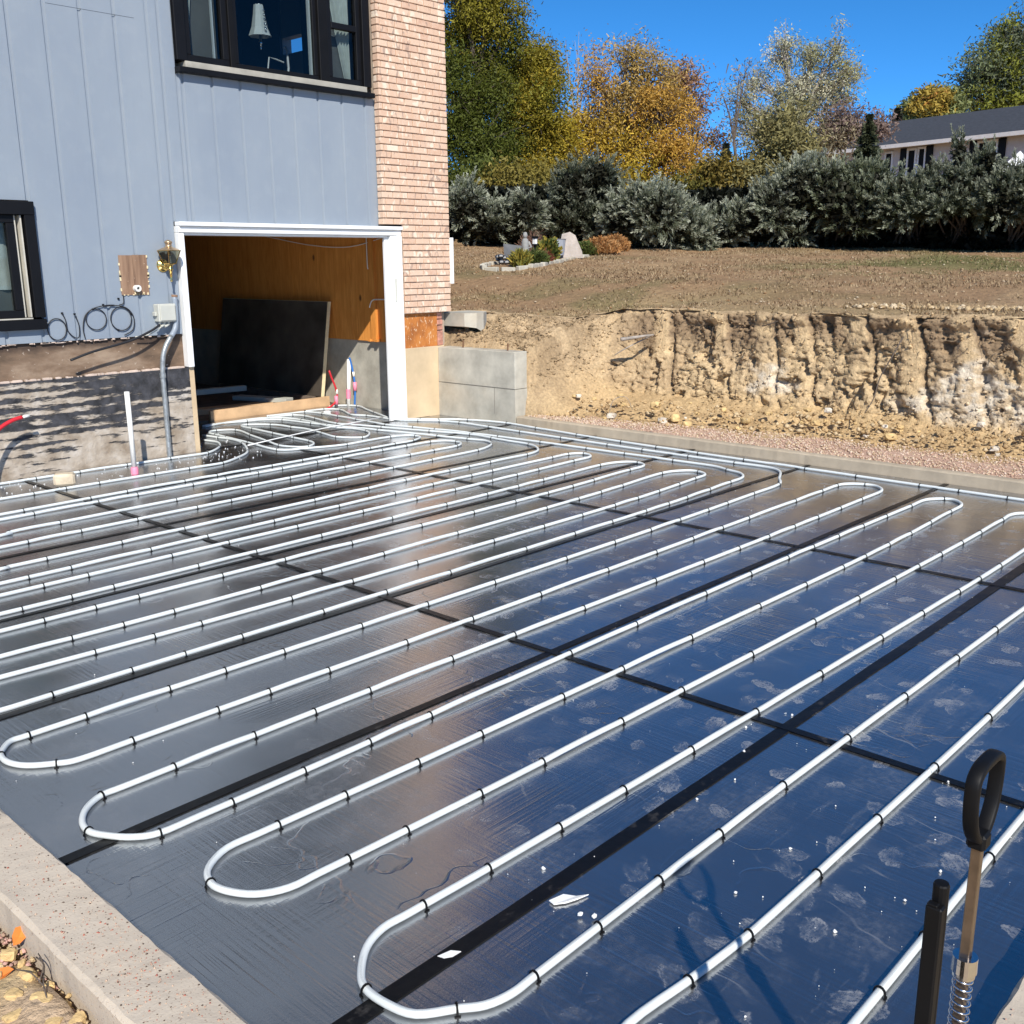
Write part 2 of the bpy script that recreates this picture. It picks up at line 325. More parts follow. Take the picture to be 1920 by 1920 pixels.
# ------------------------------------------------------------------ helpers: objects and meshes
def tag(o, label=None, cat=None, group=None, kind=None):
    for k, v in (('label', label), ('category', cat), ('group', group), ('kind', kind)):
        if v: o[k] = v
    return o
def thing(name, label, cat, loc=(0, 0, 0), group=None):
    o = bpy.data.objects.new(name, None); COL.objects.link(o); o.location = loc; o.empty_display_size = .1
    return tag(o, label, cat, group)
def wmat(o):
    m = o.matrix_basis.copy(); m = Matrix.LocRotScale(o.location, o.rotation_euler, o.scale)
    return wmat(o.parent) @ o.matrix_parent_inverse @ m if o.parent else m
def child(o, p):
    if p is not None: o.parent = p; o.matrix_parent_inverse = wmat(p).inverted()
    return o
def link_mesh(name, me, parent=None, mat=None):
    if mat and not me.materials: me.materials.append(mat)
    o = bpy.data.objects.new(name, me); COL.objects.link(o); return child(o, parent)
class MB:
    def __init__(s): s.v = []; s.f = []; s.uv = None
    def add(s, vs, fs):
        k = len(s.v); s.v += [tuple(x) for x in vs]; s.f += [tuple(i+k for i in f) for f in fs]; return s
    def box(s, x0, y0, z0, x1, y1, z1, c=0):
        if x0 > x1: x0, x1 = x1, x0
        if y0 > y1: y0, y1 = y1, y0
        if z0 > z1: z0, z1 = z1, z0
        if c:   # chamfered along every edge
            bm = bmesh.new(); bmesh.ops.create_cube(bm, size=1)
            for v in bm.verts: v.co = Vector(((x0+x1)/2+v.co.x*(x1-x0), (y0+y1)/2+v.co.y*(y1-y0), (z0+z1)/2+v.co.z*(z1-z0)))
            bmesh.ops.bevel(bm, geom=bm.edges[:], offset=c, segments=1, affect='EDGES'); bm.verts.index_update()
            s.add([v.co for v in bm.verts], [[v.index for v in f.verts] for f in bm.faces]); bm.free(); return s
        return s.add([(x0, y0, z0), (x1, y0, z0), (x1, y1, z0), (x0, y1, z0), (x0, y0, z1), (x1, y0, z1), (x1, y1, z1), (x0, y1, z1)],
                     [(0, 3, 2, 1), (4, 5, 6, 7), (0, 1, 5, 4), (1, 2, 6, 5), (2, 3, 7, 6), (3, 0, 4, 7)])
    def tube(s, path, r, n=8, cap=True, uv=False):
        P = [Vector(p) for p in path]; k0 = len(s.v); L = len(P); rr = r if hasattr(r, '__len__') else [r]*L
        ref = Vector((0, 0, 1)); prev = None; d = 0
        if uv and s.uv is None: s.uv = []
        for i, p in enumerate(P):
            tg = (P[min(i+1, L-1)]-P[max(i-1, 0)]).normalized()
            a = prev if prev is not None else (ref if abs(tg.z) < .9 else Vector((1, 0, 0)))
            b = tg.cross(a).normalized(); a = b.cross(tg).normalized(); prev = a
            if i: d += (p-P[i-1]).length
            for j in range(n):
                th = 2*math.pi*j/n; s.v.append(tuple(p+(b*math.cos(th)+a*math.sin(th))*rr[i]))
                if uv: s.uv.append((d, j/n))
        for i in range(L-1):
            for j in range(n):
                s.f.append((k0+i*n+j, k0+i*n+(j+1) % n, k0+(i+1)*n+(j+1) % n, k0+(i+1)*n+j))
        if cap: s.f.append(tuple(k0+j for j in reversed(range(n)))); s.f.append(tuple(k0+(L-1)*n+j for j in range(n)))
        return s
    def lathe(s, prof, c, n=16, ax=(0, 0, 1)):
        ax = Vector(ax).normalized(); u = ax.orthogonal().normalized(); w_ = ax.cross(u); c = Vector(c); k0 = len(s.v)
        for r_, z in prof:
            for j in range(n):
                th = 2*math.pi*(j+.5)/n; s.v.append(tuple(c+ax*z+(u*math.cos(th)+w_*math.sin(th))*r_))
        for i in range(len(prof)-1):
            for j in range(n): s.f.append((k0+i*n+j, k0+i*n+(j+1) % n, k0+(i+1)*n+(j+1) % n, k0+(i+1)*n+j))
        return s
    def build(s, name, mat, parent=None, smooth=False, mats=None):
        me = bpy.data.meshes.new(name); me.from_pydata(s.v, [], s.f)
        if s.uv:
            ul = me.uv_layers.new(name='UVMap'); vi = np.empty(len(me.loops), int); me.loops.foreach_get('vertex_index', vi)
            ul.data.foreach_set('uv', np.array(s.uv, 'f')[vi].ravel())
        if smooth: me.polygons.foreach_set('use_smooth', [True]*len(me.polygons))
        me.update(); return link_mesh(name, me, parent, mat)
def np_mesh(name, V, F, mat, parent=None, tint=None, smooth=False):
    """V (n,3), F (m,k) numpy arrays; tint (n,3) per-vertex own colour"""
    me = bpy.data.meshes.new(name); m, k = F.shape
    me.vertices.add(len(V)); me.vertices.foreach_set('co', np.asarray(V, 'f').ravel())
    me.loops.add(m*k); me.loops.foreach_set('vertex_index', np.asarray(F, 'i').ravel())
    me.polygons.add(m); me.polygons.foreach_set('loop_start', np.arange(0, m*k, k, dtype='i'))
    me.polygons.foreach_set('loop_total', np.full(m, k, 'i'))
    if smooth: me.polygons.foreach_set('use_smooth', np.ones(m, bool))
    if tint is not None:
        a = me.attributes.new('tint', 'FLOAT_COLOR', 'POINT')
        a.data.foreach_set('color', np.concatenate([np.asarray(tint, 'f'), np.ones((len(V), 1), 'f')], 1).ravel())
    me.update(calc_edges=True); return link_mesh(name, me, parent, mat)
def spline(pts, sub=3):
    P = [Vector(p) for p in pts]; out = []
    for i in range(len(P)-1):
        p0, p1, p2, p3 = P[max(i-1, 0)], P[i], P[i+1], P[min(i+2, len(P)-1)]
        for k in range(sub):
            u = k/sub; out.append(.5*((2*p1)+(p2-p0)*u+(2*p0-5*p1+4*p2-p3)*u*u+(3*p1-p0-3*p2+p3)*u**3))
    return out+[P[-1]]
# numpy value noise
def vnoise(P, seed=0):
    P = np.asarray(P, float); I = np.floor(P).astype(np.int64); f = P-I; f = f*f*(3-2*f); d = P.shape[1]; res = 0
    for c in range(1 << d):
        o = np.array([(c >> b) & 1 for b in range(d)]); J = I+o
        h = J[:, 0]*374761393+J[:, 1]*668265263+(J[:, 2]*2147483647 if d > 2 else 0)+seed*1274126177
        h = (h ^ (h >> 13))*1274126177; h = (h ^ (h >> 16)) & 0xffff
        wgt = np.prod(np.where(o, f, 1-f), axis=1); res = res+wgt*(h/65535.)
    return res
def fbm(P, oct=4, seed=0, gain=.5):
    a, s, t = 1, 0, 0; P = np.asarray(P, float)
    for k in range(oct): s = s+a*vnoise(P*2**k, seed+k); t += a; a *= gain
    return s/t
def sstep(a, b, x): t = np.clip((x-a)/(b-a), 0, 1); return t*t*(3-2*t)

# ------------------------------------------------------------------ terrain
BY = np.array([-400, -3, 2, 4.5, 6, 7.0, 7.6, 7.8, 7.84, 8.2, 9.1, 9.6, 10.5, 17, 18, 400.])
XB = np.array([9.5, 9.5, 9.45, 9.35, 9.1, 8.85, 8.7, 8.62, 8.60, 8.62, 8.62, 8.645, 8.645, 8.67, -300, -300.])
ZB = np.array([.07, .07, .07, .07, .07, .07, .07, .06, .60, .76, .76, .80, 1.15, 1.2, 1.2, 1.2])
XT = np.array([9.95, 9.95, 9.9, 9.9, 9.95, 10.0, 10.0, 9.95, 9.95, 9.8, 9.35, 9.1, 8.67, 8.67, -300, -300.])
ZT = np.array([1.32, 1.32, 1.3, 1.26, 1.24, 1.23, 1.2, 1.15, 1.15, 1.1, 1.16, 1.18, 1.2, 1.3, 1.3, 1.3])
def lawn_z(x, y):
    x = np.asarray(x, float); y = np.asarray(y, float)
    d = np.clip(np.hypot(x, y), 0, 27); hd = np.degrees(np.arctan2(y, x)).clip(5, 50)
    z = 1.27+.065*np.maximum(0, d-12.5)+.12*((hd-30)/15)*np.clip((d-12)/12, 0, 1)
    xt = np.interp(y, BY, XT); k = sstep(.2, 3.5, x-xt); zt = np.interp(y, BY, ZT)
    z = zt*(1-k)+z*k
    P = np.stack([x.ravel(), y.ravel()], 1)
    return z+((fbm(P*.9, 3, 5)-.5)*.10+(fbm(P*3.2, 3, 9)-.5)*.05).reshape(x.shape)
def grid_faces(nr, nc):
    i = np.arange((nr-1)*(nc-1)); r, c = i//(nc-1), i % (nc-1); a = r*nc+c
    return np.stack([a, a+1, a+nc+1, a+nc], 1)
def lerp3(k, a, b): return a*(1-k[:, None])+np.array(b)*k[:, None]
ys = np.concatenate([-np.geomspace(400, 4, 26), np.arange(-3.6, 27, .13), np.geomspace(27.2, 400, 30)])
ts = np.concatenate([np.arange(0, 18, .14), np.geomspace(18.2, 700, 40)])
gx = np.interp(ys, BY, XT)[:, None]+.16+ts[None, :]; gy = np.repeat(ys[:, None], len(ts), 1)
gz = lawn_z(gx, gy)
Pn = np.stack([gx.ravel(), gy.ravel()], 1); dd = np.hypot(Pn[:, 0], Pn[:, 1])
n1, n2, n3 = fbm(Pn*.55, 4, 21), fbm(Pn*1.7, 4, 31), fbm(Pn*np.array([.25, 1.1]), 4, 41)
ground_col = np.tile(np.array([.335, .215, .12]), (len(Pn), 1))
ground_col = lerp3(sstep(.42, .68, n2), ground_col, (.39, .265, .15))
ground_col = lerp3(sstep(.58, .78, n1)*.4, ground_col, (.16, .14, .06))
edge = Pn[:, 0]-np.interp(Pn[:, 1], BY, XT)
tanm = (1-sstep(.7, 3.0, edge+(n3-.5)*2.8))*(Pn[:, 1] < 9)
ground_col = lerp3(tanm*.9, ground_col, (.40, .29, .155))
redm = sstep(.5, .62, n3)*(1-sstep(.2, .8, edge))*(Pn[:, 1] < 6)
ground_col = lerp3(redm*.6, ground_col, (.26, .13, .075))
greenm = sstep(15.5, 18.5, dd)*(1-sstep(24, 26, dd))*sstep(.3, .9, (11-Pn[:, 1])/4)*sstep(.38, .58, n1)
ground_col = lerp3(greenm*.55, ground_col, (.10, .13, .035))
greenb = sstep(.46, .6, n2)*(1-sstep(.6, 2.8, np.abs(edge-2.2)))*sstep(7.2, 8.2, Pn[:, 1])
ground_col = lerp3(greenb*.45, ground_col, (.085, .10, .03))
V = np.stack([gx.ravel(), gy.ravel(), gz.ravel()], 1)
tag(np_mesh('ground', V, grid_faces(len(ys), len(ts)), M['lawn'], tint=ground_col, smooth=True), kind='structure')

# low ground of the building pit, with tan rubble outside the near form
ax = np.concatenate([-np.geomspace(400, 2.2, 22), np.arange(-2, .861, .035), [.9, 5, 9.3]])
ay = np.concatenate([-np.geomspace(400, 1.2, 20), np.arange(-1, 7, .05), np.geomspace(7.1, 400, 20)])
px_, py_ = np.meshgrid(ax, ay); P2 = np.stack([px_.ravel(), py_.ravel()], 1)
pz = .012+(fbm(P2*2.2, 4, 3)-.5)*.12+(fbm(P2*9, 3, 4)-.5)*.05
inside = (P2[:, 0] > .87) & (P2[:, 1] > .3) & (P2[:, 1] < 17.5)
pz[inside] = -.34
pc = np.tile(np.array([.54, .385, .19]), (len(P2), 1)); pc = lerp3(sstep(.4, .7, fbm(P2*6, 4, 8)), pc, (.62, .47, .27))
pc = lerp3(sstep(.55, .7, fbm(P2*2.6, 3, 18))*.6, pc, (.5, .36, .26))
tag(np_mesh('pit_floor', np.concatenate([P2, pz[:, None]], 1), grid_faces(len(ay), len(ax)), M['earth'], tint=pc, smooth=True), kind='structure')

# the cut earth bank: bucket scallops, cracks, chalky patches
by = np.arange(-2.5, 10.4, .024); nv = 104; bv = np.linspace(0, 1, nv)
Yg, Vg = np.meshgrid(by, bv, indexing='ij'); Yf, Vf = Yg.ravel(), Vg.ravel()
xb, zb, xt, zt = [np.interp(Yf, BY, a) for a in (XB, ZB, XT, ZT)]
steep = 1-sstep(7.2, 7.9, Yf)
g = np.interp(Vf, [0, .12, .24, .5, .88, 1], [0, .40, .68, .80, .92, 1]); g = steep*g+(1-steep)*Vf
zz = np.interp(Vf, [0, .12, .24, .5, .88, .95, 1], [0, .06, .16, .50, .96, 1.0, 1.0]); zz = steep*zz+(1-steep)*Vf**.42
X0 = xb+(xt+.22-xb)*g; Z0 = zb+(zt-zb)*zz
face = sstep(.16, .3, Vf)*(1-sstep(.86, .97, Vf))*steep
Q = np.stack([Yf, Z0], 1)
ridge_y = [7.64, 6.95, 6.18, 5.6, 5.19, 4.55, 4.02, 3.5, 2.98, 2.4, 1.8, 1.2, .6, 0, -.7]
lean = (1.25-Z0)*.28+(fbm(np.stack([Z0*2.2, Yf*.3], 1), 2, 77)-.5)*.16
dent = np.zeros_like(Yf); smear = np.zeros_like(Yf); crev = np.zeros_like(Yf)
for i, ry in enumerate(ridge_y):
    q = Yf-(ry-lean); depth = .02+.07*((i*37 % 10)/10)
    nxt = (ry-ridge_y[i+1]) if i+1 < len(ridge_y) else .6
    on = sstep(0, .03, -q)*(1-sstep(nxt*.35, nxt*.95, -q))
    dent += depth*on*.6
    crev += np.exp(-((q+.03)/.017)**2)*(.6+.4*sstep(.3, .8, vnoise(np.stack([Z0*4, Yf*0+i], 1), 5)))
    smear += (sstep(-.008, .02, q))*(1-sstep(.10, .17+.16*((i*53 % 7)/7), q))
smear = np.clip(smear, 0, 1)*face*sstep(.40, .56, fbm(np.stack([Yf*1.1, Z0*2.4], 1), 3, 61)+.12)
rough = (fbm(Q*np.array([2.0, 2.2]), 3, 13)-.5)*.085+(fbm(Q*np.array([9., 2.6]), 4, 16, .6)-.5)*.065+(fbm(Q*12, 4, 14, .7)-.5)*.085+(fbm(Q*38, 3, 15, .7)-.5)*.055
cell = np.array([mnoise.voronoi(Vector((a*4.2, b*5.5, 1.3)))[0][1]-mnoise.voronoi(Vector((a*4.2, b*5.5, 1.3)))[0][0] for a, b in zip(Yf, Z0)])
block = (sstep(0, .07, cell)-1)*.04*sstep(.40, .55, fbm(Q*1.6, 3, 17))
holes = -sstep(.63, .69, fbm(Q*np.array([5.5, 4.2]), 4, 44, .6))*.085
amp = np.clip(face+.35, 0, 1)*(1-.82*smear)
lip = sstep(.80, .87, Vf)*(1-sstep(.9, .96, Vf))*steep*sstep(.4, .62, fbm(Q*np.array([2.4, .5]), 3, 71))*.06
inward = dent*face*(1-smear)+crev*.075*face-(rough+block+holes)*np.clip(amp+.6*(1-steep), 0, 1)-lip
low = (1-sstep(.2, .36, Vf))
lump = (fbm(np.stack([Yf*3.6, Vf*9], 1), 4, 91)-.42)*.15*low*sstep(0, .06, Vf)
inward *= steep+(1-steep)*sstep(.02, .16, Vf); Xg = X0+inward; Zg = Z0+lump*.8+(fbm(np.stack([Yf*9, X0*9], 1), 3, 23)-.5)*.05*(1-face)
zl = lawn_z(X0, Yf); last = sstep(.95, 1, Vf); Zg = Zg*(1-last)+(zl+.012)*last
ochre, brown, white = np.array([.51, .375, .215]), (.24, .165, .10), (.64, .555, .43)
bc = np.tile(ochre, (len(Yf), 1)); bc = lerp3(sstep(.4, .65, fbm(Q*2.2, 4, 51)), bc, (.43, .31, .18))
bc = lerp3(sstep(.5, .7, fbm(Q*6, 4, 52))*.5, bc, (.56, .42, .25))
top = sstep(.74, 1.05, Z0+(fbm(Q*2.4, 3, 53)-.5)*.5)*face
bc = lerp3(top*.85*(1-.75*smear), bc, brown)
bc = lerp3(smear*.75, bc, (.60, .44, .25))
chalk = sstep(.52, .66, fbm(Q*np.array([1.5, 2.6]), 4, 55)+.10*sstep(6.1, 5.4, Yf)-.5*np.abs(Z0-.42))*sstep(6.3, 5.7, Yf)*face
bc = lerp3(np.clip(chalk*1.2, 0, 1)*(.25+.75*sstep(.40, .56, fbm(Q*9, 4, 56, .65))), bc, white)
bc = lerp3(low*.6, bc, (.50, .345, .17)); bc = lerp3(np.clip(crev, 0, 1)*face*.5, bc, (.13, .085, .05))  # dark soil tone in the crevices also paints in their shade
bc = lerp3((1-steep)*.75, bc, (.43, .315, .19)); bc = lerp3((1-steep)*sstep(.42, .6, fbm(np.stack([Yf*4, X0*4], 1), 4, 57, .65))*.7, bc, (.27, .19, .11))
Xtra = (1-steep)*sstep(.02, .2, Vf)*(1-sstep(.85, 1, Vf)); Zadd = Xtra*((fbm(np.stack([Yf*5, X0*5], 1), 4, 58, .65)-.5)*.16+(fbm(np.stack([Yf*17, X0*17], 1), 3, 59, .65)-.5)*.07)
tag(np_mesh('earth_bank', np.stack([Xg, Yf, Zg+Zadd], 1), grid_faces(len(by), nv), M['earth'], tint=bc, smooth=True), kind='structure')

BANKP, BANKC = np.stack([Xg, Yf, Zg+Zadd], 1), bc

# pink gravel strip beside the right form
gyv = np.arange(-2.5, 7.72, .05); gt = np.linspace(0, 1, 26)
GY, GT = np.meshgrid(gyv, gt, indexing='ij'); gxl = 8.53; gxr = np.interp(GY, BY, XB)+.22
GX = gxl+(gxr-gxl)*GT; P3 = np.stack([GX.ravel(), GY.ravel()], 1)
GZ = .092+(fbm(P3*5, 3, 6)-.5)*.03+(fbm(P3*25, 2, 7)-.5)*.012; GZ = GZ+.0*GX.ravel()
gc = np.tile(np.array([.50, .335, .25]), (len(P3), 1)); gc = lerp3(sstep(.5, .7, GT.ravel()+(fbm(P3*3, 3, 9)-.5)*.7), gc, (.47, .33, .17))
tag(np_mesh('gravel_strip', np.concatenate([P3, GZ[:, None]], 1), grid_faces(len(gyv), 26), M['earth'], tint=gc, smooth=True), kind='structure')
OCT_V = np.array([(1, 0, 0), (-1, 0, 0), (0, 1, 0), (0, -1, 0), (0, 0, 1), (0, 0, -1)], float)
OCT_F = np.array([(0, 2, 4), (2, 1, 4), (1, 3, 4), (3, 0, 4), (2, 0, 5), (1, 2, 5), (3, 1, 5), (0, 3, 5)])
def scatter(name, P, r, cols, mat, flat=.7, kind='stuff', parent=None):
    n = len(P); V = OCT_V[None]*(1+.5*RNG.uniform(-1, 1, (n, 6, 1))); V = V*r[:, None, None]*np.array([1, 1, flat])
    a = RNG.uniform(0, 6.28, n); c, s_ = np.cos(a)[:, None], np.sin(a)[:, None]
    V = np.stack([V[..., 0]*c-V[..., 1]*s_, V[..., 0]*s_+V[..., 1]*c, V[..., 2]], 2)+P[:, None]
    F = OCT_F[None]+6*np.arange(n)[:, None, None]
    return tag(np_mesh(name, V.reshape(-1, 3), F.reshape(-1, 3), mat, parent, np.repeat(cols, 6, 0)), kind=kind)
n = 9000; yy = RNG.uniform(-1.5, 7.7, n); tt = RNG.power(1.0, n)*.92
xx = 8.53+(np.interp(yy, BY, XB)+.1-8.53)*tt
pal = np.array([(.58, .42, .32), (.5, .34, .25), (.62, .5, .4), (.47, .34, .22), (.62, .5, .34)])
scatter('pink_gravel', np.stack([xx, yy, np.full(n, .099)], 1), RNG.uniform(.005, .014, n), pal[RNG.integers(0, 5, n)], M['gravel'])
n = 2600; yy = RNG.uniform(-1.5, 8.6, n); uu = RNG.uniform(0, 1, n)*.5
xx = np.interp(yy, BY, XB)+uu*.75-.1; zzv = np.interp(yy, BY, ZB)+.03+np.clip(uu-.1, 0, 1)*.5*np.where(yy > 7.3, .4, 1)
scatter('soil_crumbs', np.stack([xx, yy, zzv], 1), (.006+.03*RNG.uniform(0, 1, n)**4), np.array([(.5, .34, .17), (.4, .27, .14), (.58, .44, .26)])[RNG.integers(0, 3, n)], M['earth'])

# crumbs and small stones lodged in the cut face and on the loose slope
wt = np.where(steep > .5, .35+low*.8, 1.6)*(Yf > 1.8)*(Yf < 9.0)*sstep(.03, .08, Vf)*(1-sstep(.93, .97, Vf)); wt = wt*sstep(.3, .6, fbm(np.stack([Yf*2.5, Vf*4], 1), 3, 83))
pick = RNG.choice(len(Yf), 7500, p=wt/wt.sum()); rs = .004+.022*RNG.uniform(0, 1, 7500)**3.5
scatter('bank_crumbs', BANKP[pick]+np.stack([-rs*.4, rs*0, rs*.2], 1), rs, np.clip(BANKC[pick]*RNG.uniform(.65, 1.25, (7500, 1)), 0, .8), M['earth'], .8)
fr_ = MB()
for k in range(46):
    y0 = random.uniform(2.2, 7.3); i = int(np.argmin(np.abs(Yf-y0)+np.abs(Vf-random.uniform(.62, .86))*3)); p = Vector(BANKP[i]); L_ = random.uniform(.06, .26)
    fr_.tube([p+Vector((.03, 0, .02)), p+Vector((-.03, random.uniform(-.03, .03), 0)), p+Vector((-.035, random.uniform(-.08, .08), -L_*.5)), p+Vector((-.02, random.uniform(-.12, .12), -L_))], [.003, .003, .002, .001], 4, cap=False)
tag(fr_.build('fine_roots', M['bark']), kind='stuff')

# concrete forms round the slab: chamfered, slightly worn edges
def form(name, x0, y0, x1, y1, z0, z1, along):
    L = (y1-y0) if along == 'y' else (x1-x0); ns = max(2, int(L/.045)); a0, a1 = (x0, x1) if along == 'y' else (y0, y1)
    prof = [(0, z0), (0, z1-.012), (.010, z1), (.5, z1+.002), (1-.010/(a1-a0), z1), (1, z1-.012), (1, z0)]
    prof = [(a0+(a1-a0)*p if k not in (2,) else a0+.012, q) for k, (p, q) in enumerate(prof)]
    mb = MB()
    for i in range(ns+1):
        s = (y0 if along == 'y' else x0)+L*i/ns
        for k, (a, z) in enumerate(prof):
            j = .0028 if k in (2, 4) else (.002 if k in (1, 5) else .0015)
            a_ = a+random.uniform(-1, 1)*j*(k not in (0, 6)); z_ = z+random.uniform(-1, .4)*j*(k not in (0, 6))
            mb.v.append((a_, s, z_) if along == 'y' else (s, a_, z_))
    m = len(prof)
    for i in range(ns):
        for k in range(m-1):
            q = (i*m+k, i*m+k+1, (i+1)*m+k+1, (i+1)*m+k); mb.f.append(q if along != 'y' else q[::-1])
    mb.f.append(tuple(range(m))); mb.f.append(tuple(ns*m+k for k in reversed(range(m))))
    return tag(mb.build(name, M['concrete']), kind='structure')
form('concrete_form', .868, .36, 1.066, 9.05, -.3, .1, 'y')
form('concrete_form', 1.067, .36, 8.449, .567, -.3, .1, 'x')
fr = form('concrete_form', 8.452, .36, 8.555, 7.78, -.3, .098, 'y'); fr.data.materials[0] = M['sandy_concrete']
n = 900; q = RNG.uniform(0, 1, n); yk = np.where(q < .6, RNG.normal(2.15, .35, n), RNG.uniform(1.0, 4, n))
P4 = np.stack([RNG.uniform(.885, 1.05, n), yk.clip(.7, 5), np.full(n, .1025)], 1)
P5 = np.stack([RNG.uniform(2.0, 4, 300), RNG.uniform(.38, .55, 300), np.full(300, .1025)], 1)
scatter('form_grit', np.concatenate([P4, P5]), RNG.uniform(.001, .0034, n+300), np.array([(.42, .14, .1), (.5, .3, .22), (.12, .08, .06), (.6, .42, .3)])[RNG.integers(0, 4, n+300)], M['gravel'])

# ------------------------------------------------------------------ foam boards with taped seams
floor = thing('insulation_floor', 'black foil faced foam boards with taped seams covering the whole slab bed', 'insulation boards', (1.1, .6, -.05))
sx = [1.068, 3.471, 5.911, 8.449]; sy = [.569, 1.759, 2.979, 4.199, 5.419, 6.639, 7.859, 9.07]
def board(x0, y0, x1, y1):
    mb = MB(); t1, t2 = random.uniform(-.0012, .0012), random.uniform(-.0012, .0012)
    mb.box(x0+.001, y0+.001, -.06, x1-.001, y1-.001, 0)
    mb.v = [(x, y, z+(t1*((x-x0)/(x1-x0)-.5)+t2*((y-y0)/(y1-y0)-.5) if z > -.01 else 0)) for x, y, z in mb.v]
    mb.build('foam_board', M['foil'], floor)
for i in range(3):
    for j in range(7): board(sx[i], sy[j], sx[i+1], sy[j+1])
board(5.25, 9.071, 5.911, 10.73); board(5.911, 9.071, 8.30, 10.73)
def tape(pts, w_, z):
    P = spline([(x, y, z) for x, y in pts], 2); mb = MB(); L = len(P)
    for i, p in enumerate(P):
        t_ = (P[min(i+1, L-1)]-P[max(i-1, 0)]).normalized(); nn = Vector((-t_.y, t_.x, 0))*(w_/2)*(1+random.uniform(-.05, .05))
        for dz in (0, .0012): mb.v += [tuple(p-nn+Vector((0, 0, dz))), tuple(p+nn+Vector((0, 0, dz)))]
    for i in range(L-1):
        a, b = 4*i, 4*i+4
        mb.f += [(a+2, b+2, b+3, a+3), (a, b, b+2, a+2), (a+1, a+3, b+3, b+1)]
    mb.build('seam_tape', M['tape'], floor)
def jit(a, b, n_, fixed, axis, amp):
    return [((a+(b-a)*k/n_), fixed+random.uniform(-amp, amp)) if axis == 'x' else (fixed+random.uniform(-amp, amp), (a+(b-a)*k/n_)) for k in range(n_+1)]
for k, yv in enumerate(sy[1:-1]):
    tape(jit(1.072, 8.44, 9, yv+.005, 'x', .006), .044 if k == 0 else .034, .0016)
    tape(jit(1.072, 8.44, 7, yv-.010, 'x', .005), .036 if k == 0 else .028, .0034)
for xv in sx[1:-1]: tape(jit(.572, 9.06, 9, xv, 'y', .004), .038, .0052)
tape(jit(5.3, 8.29, 3, 9.07, 'x', .004), .05, .0016)

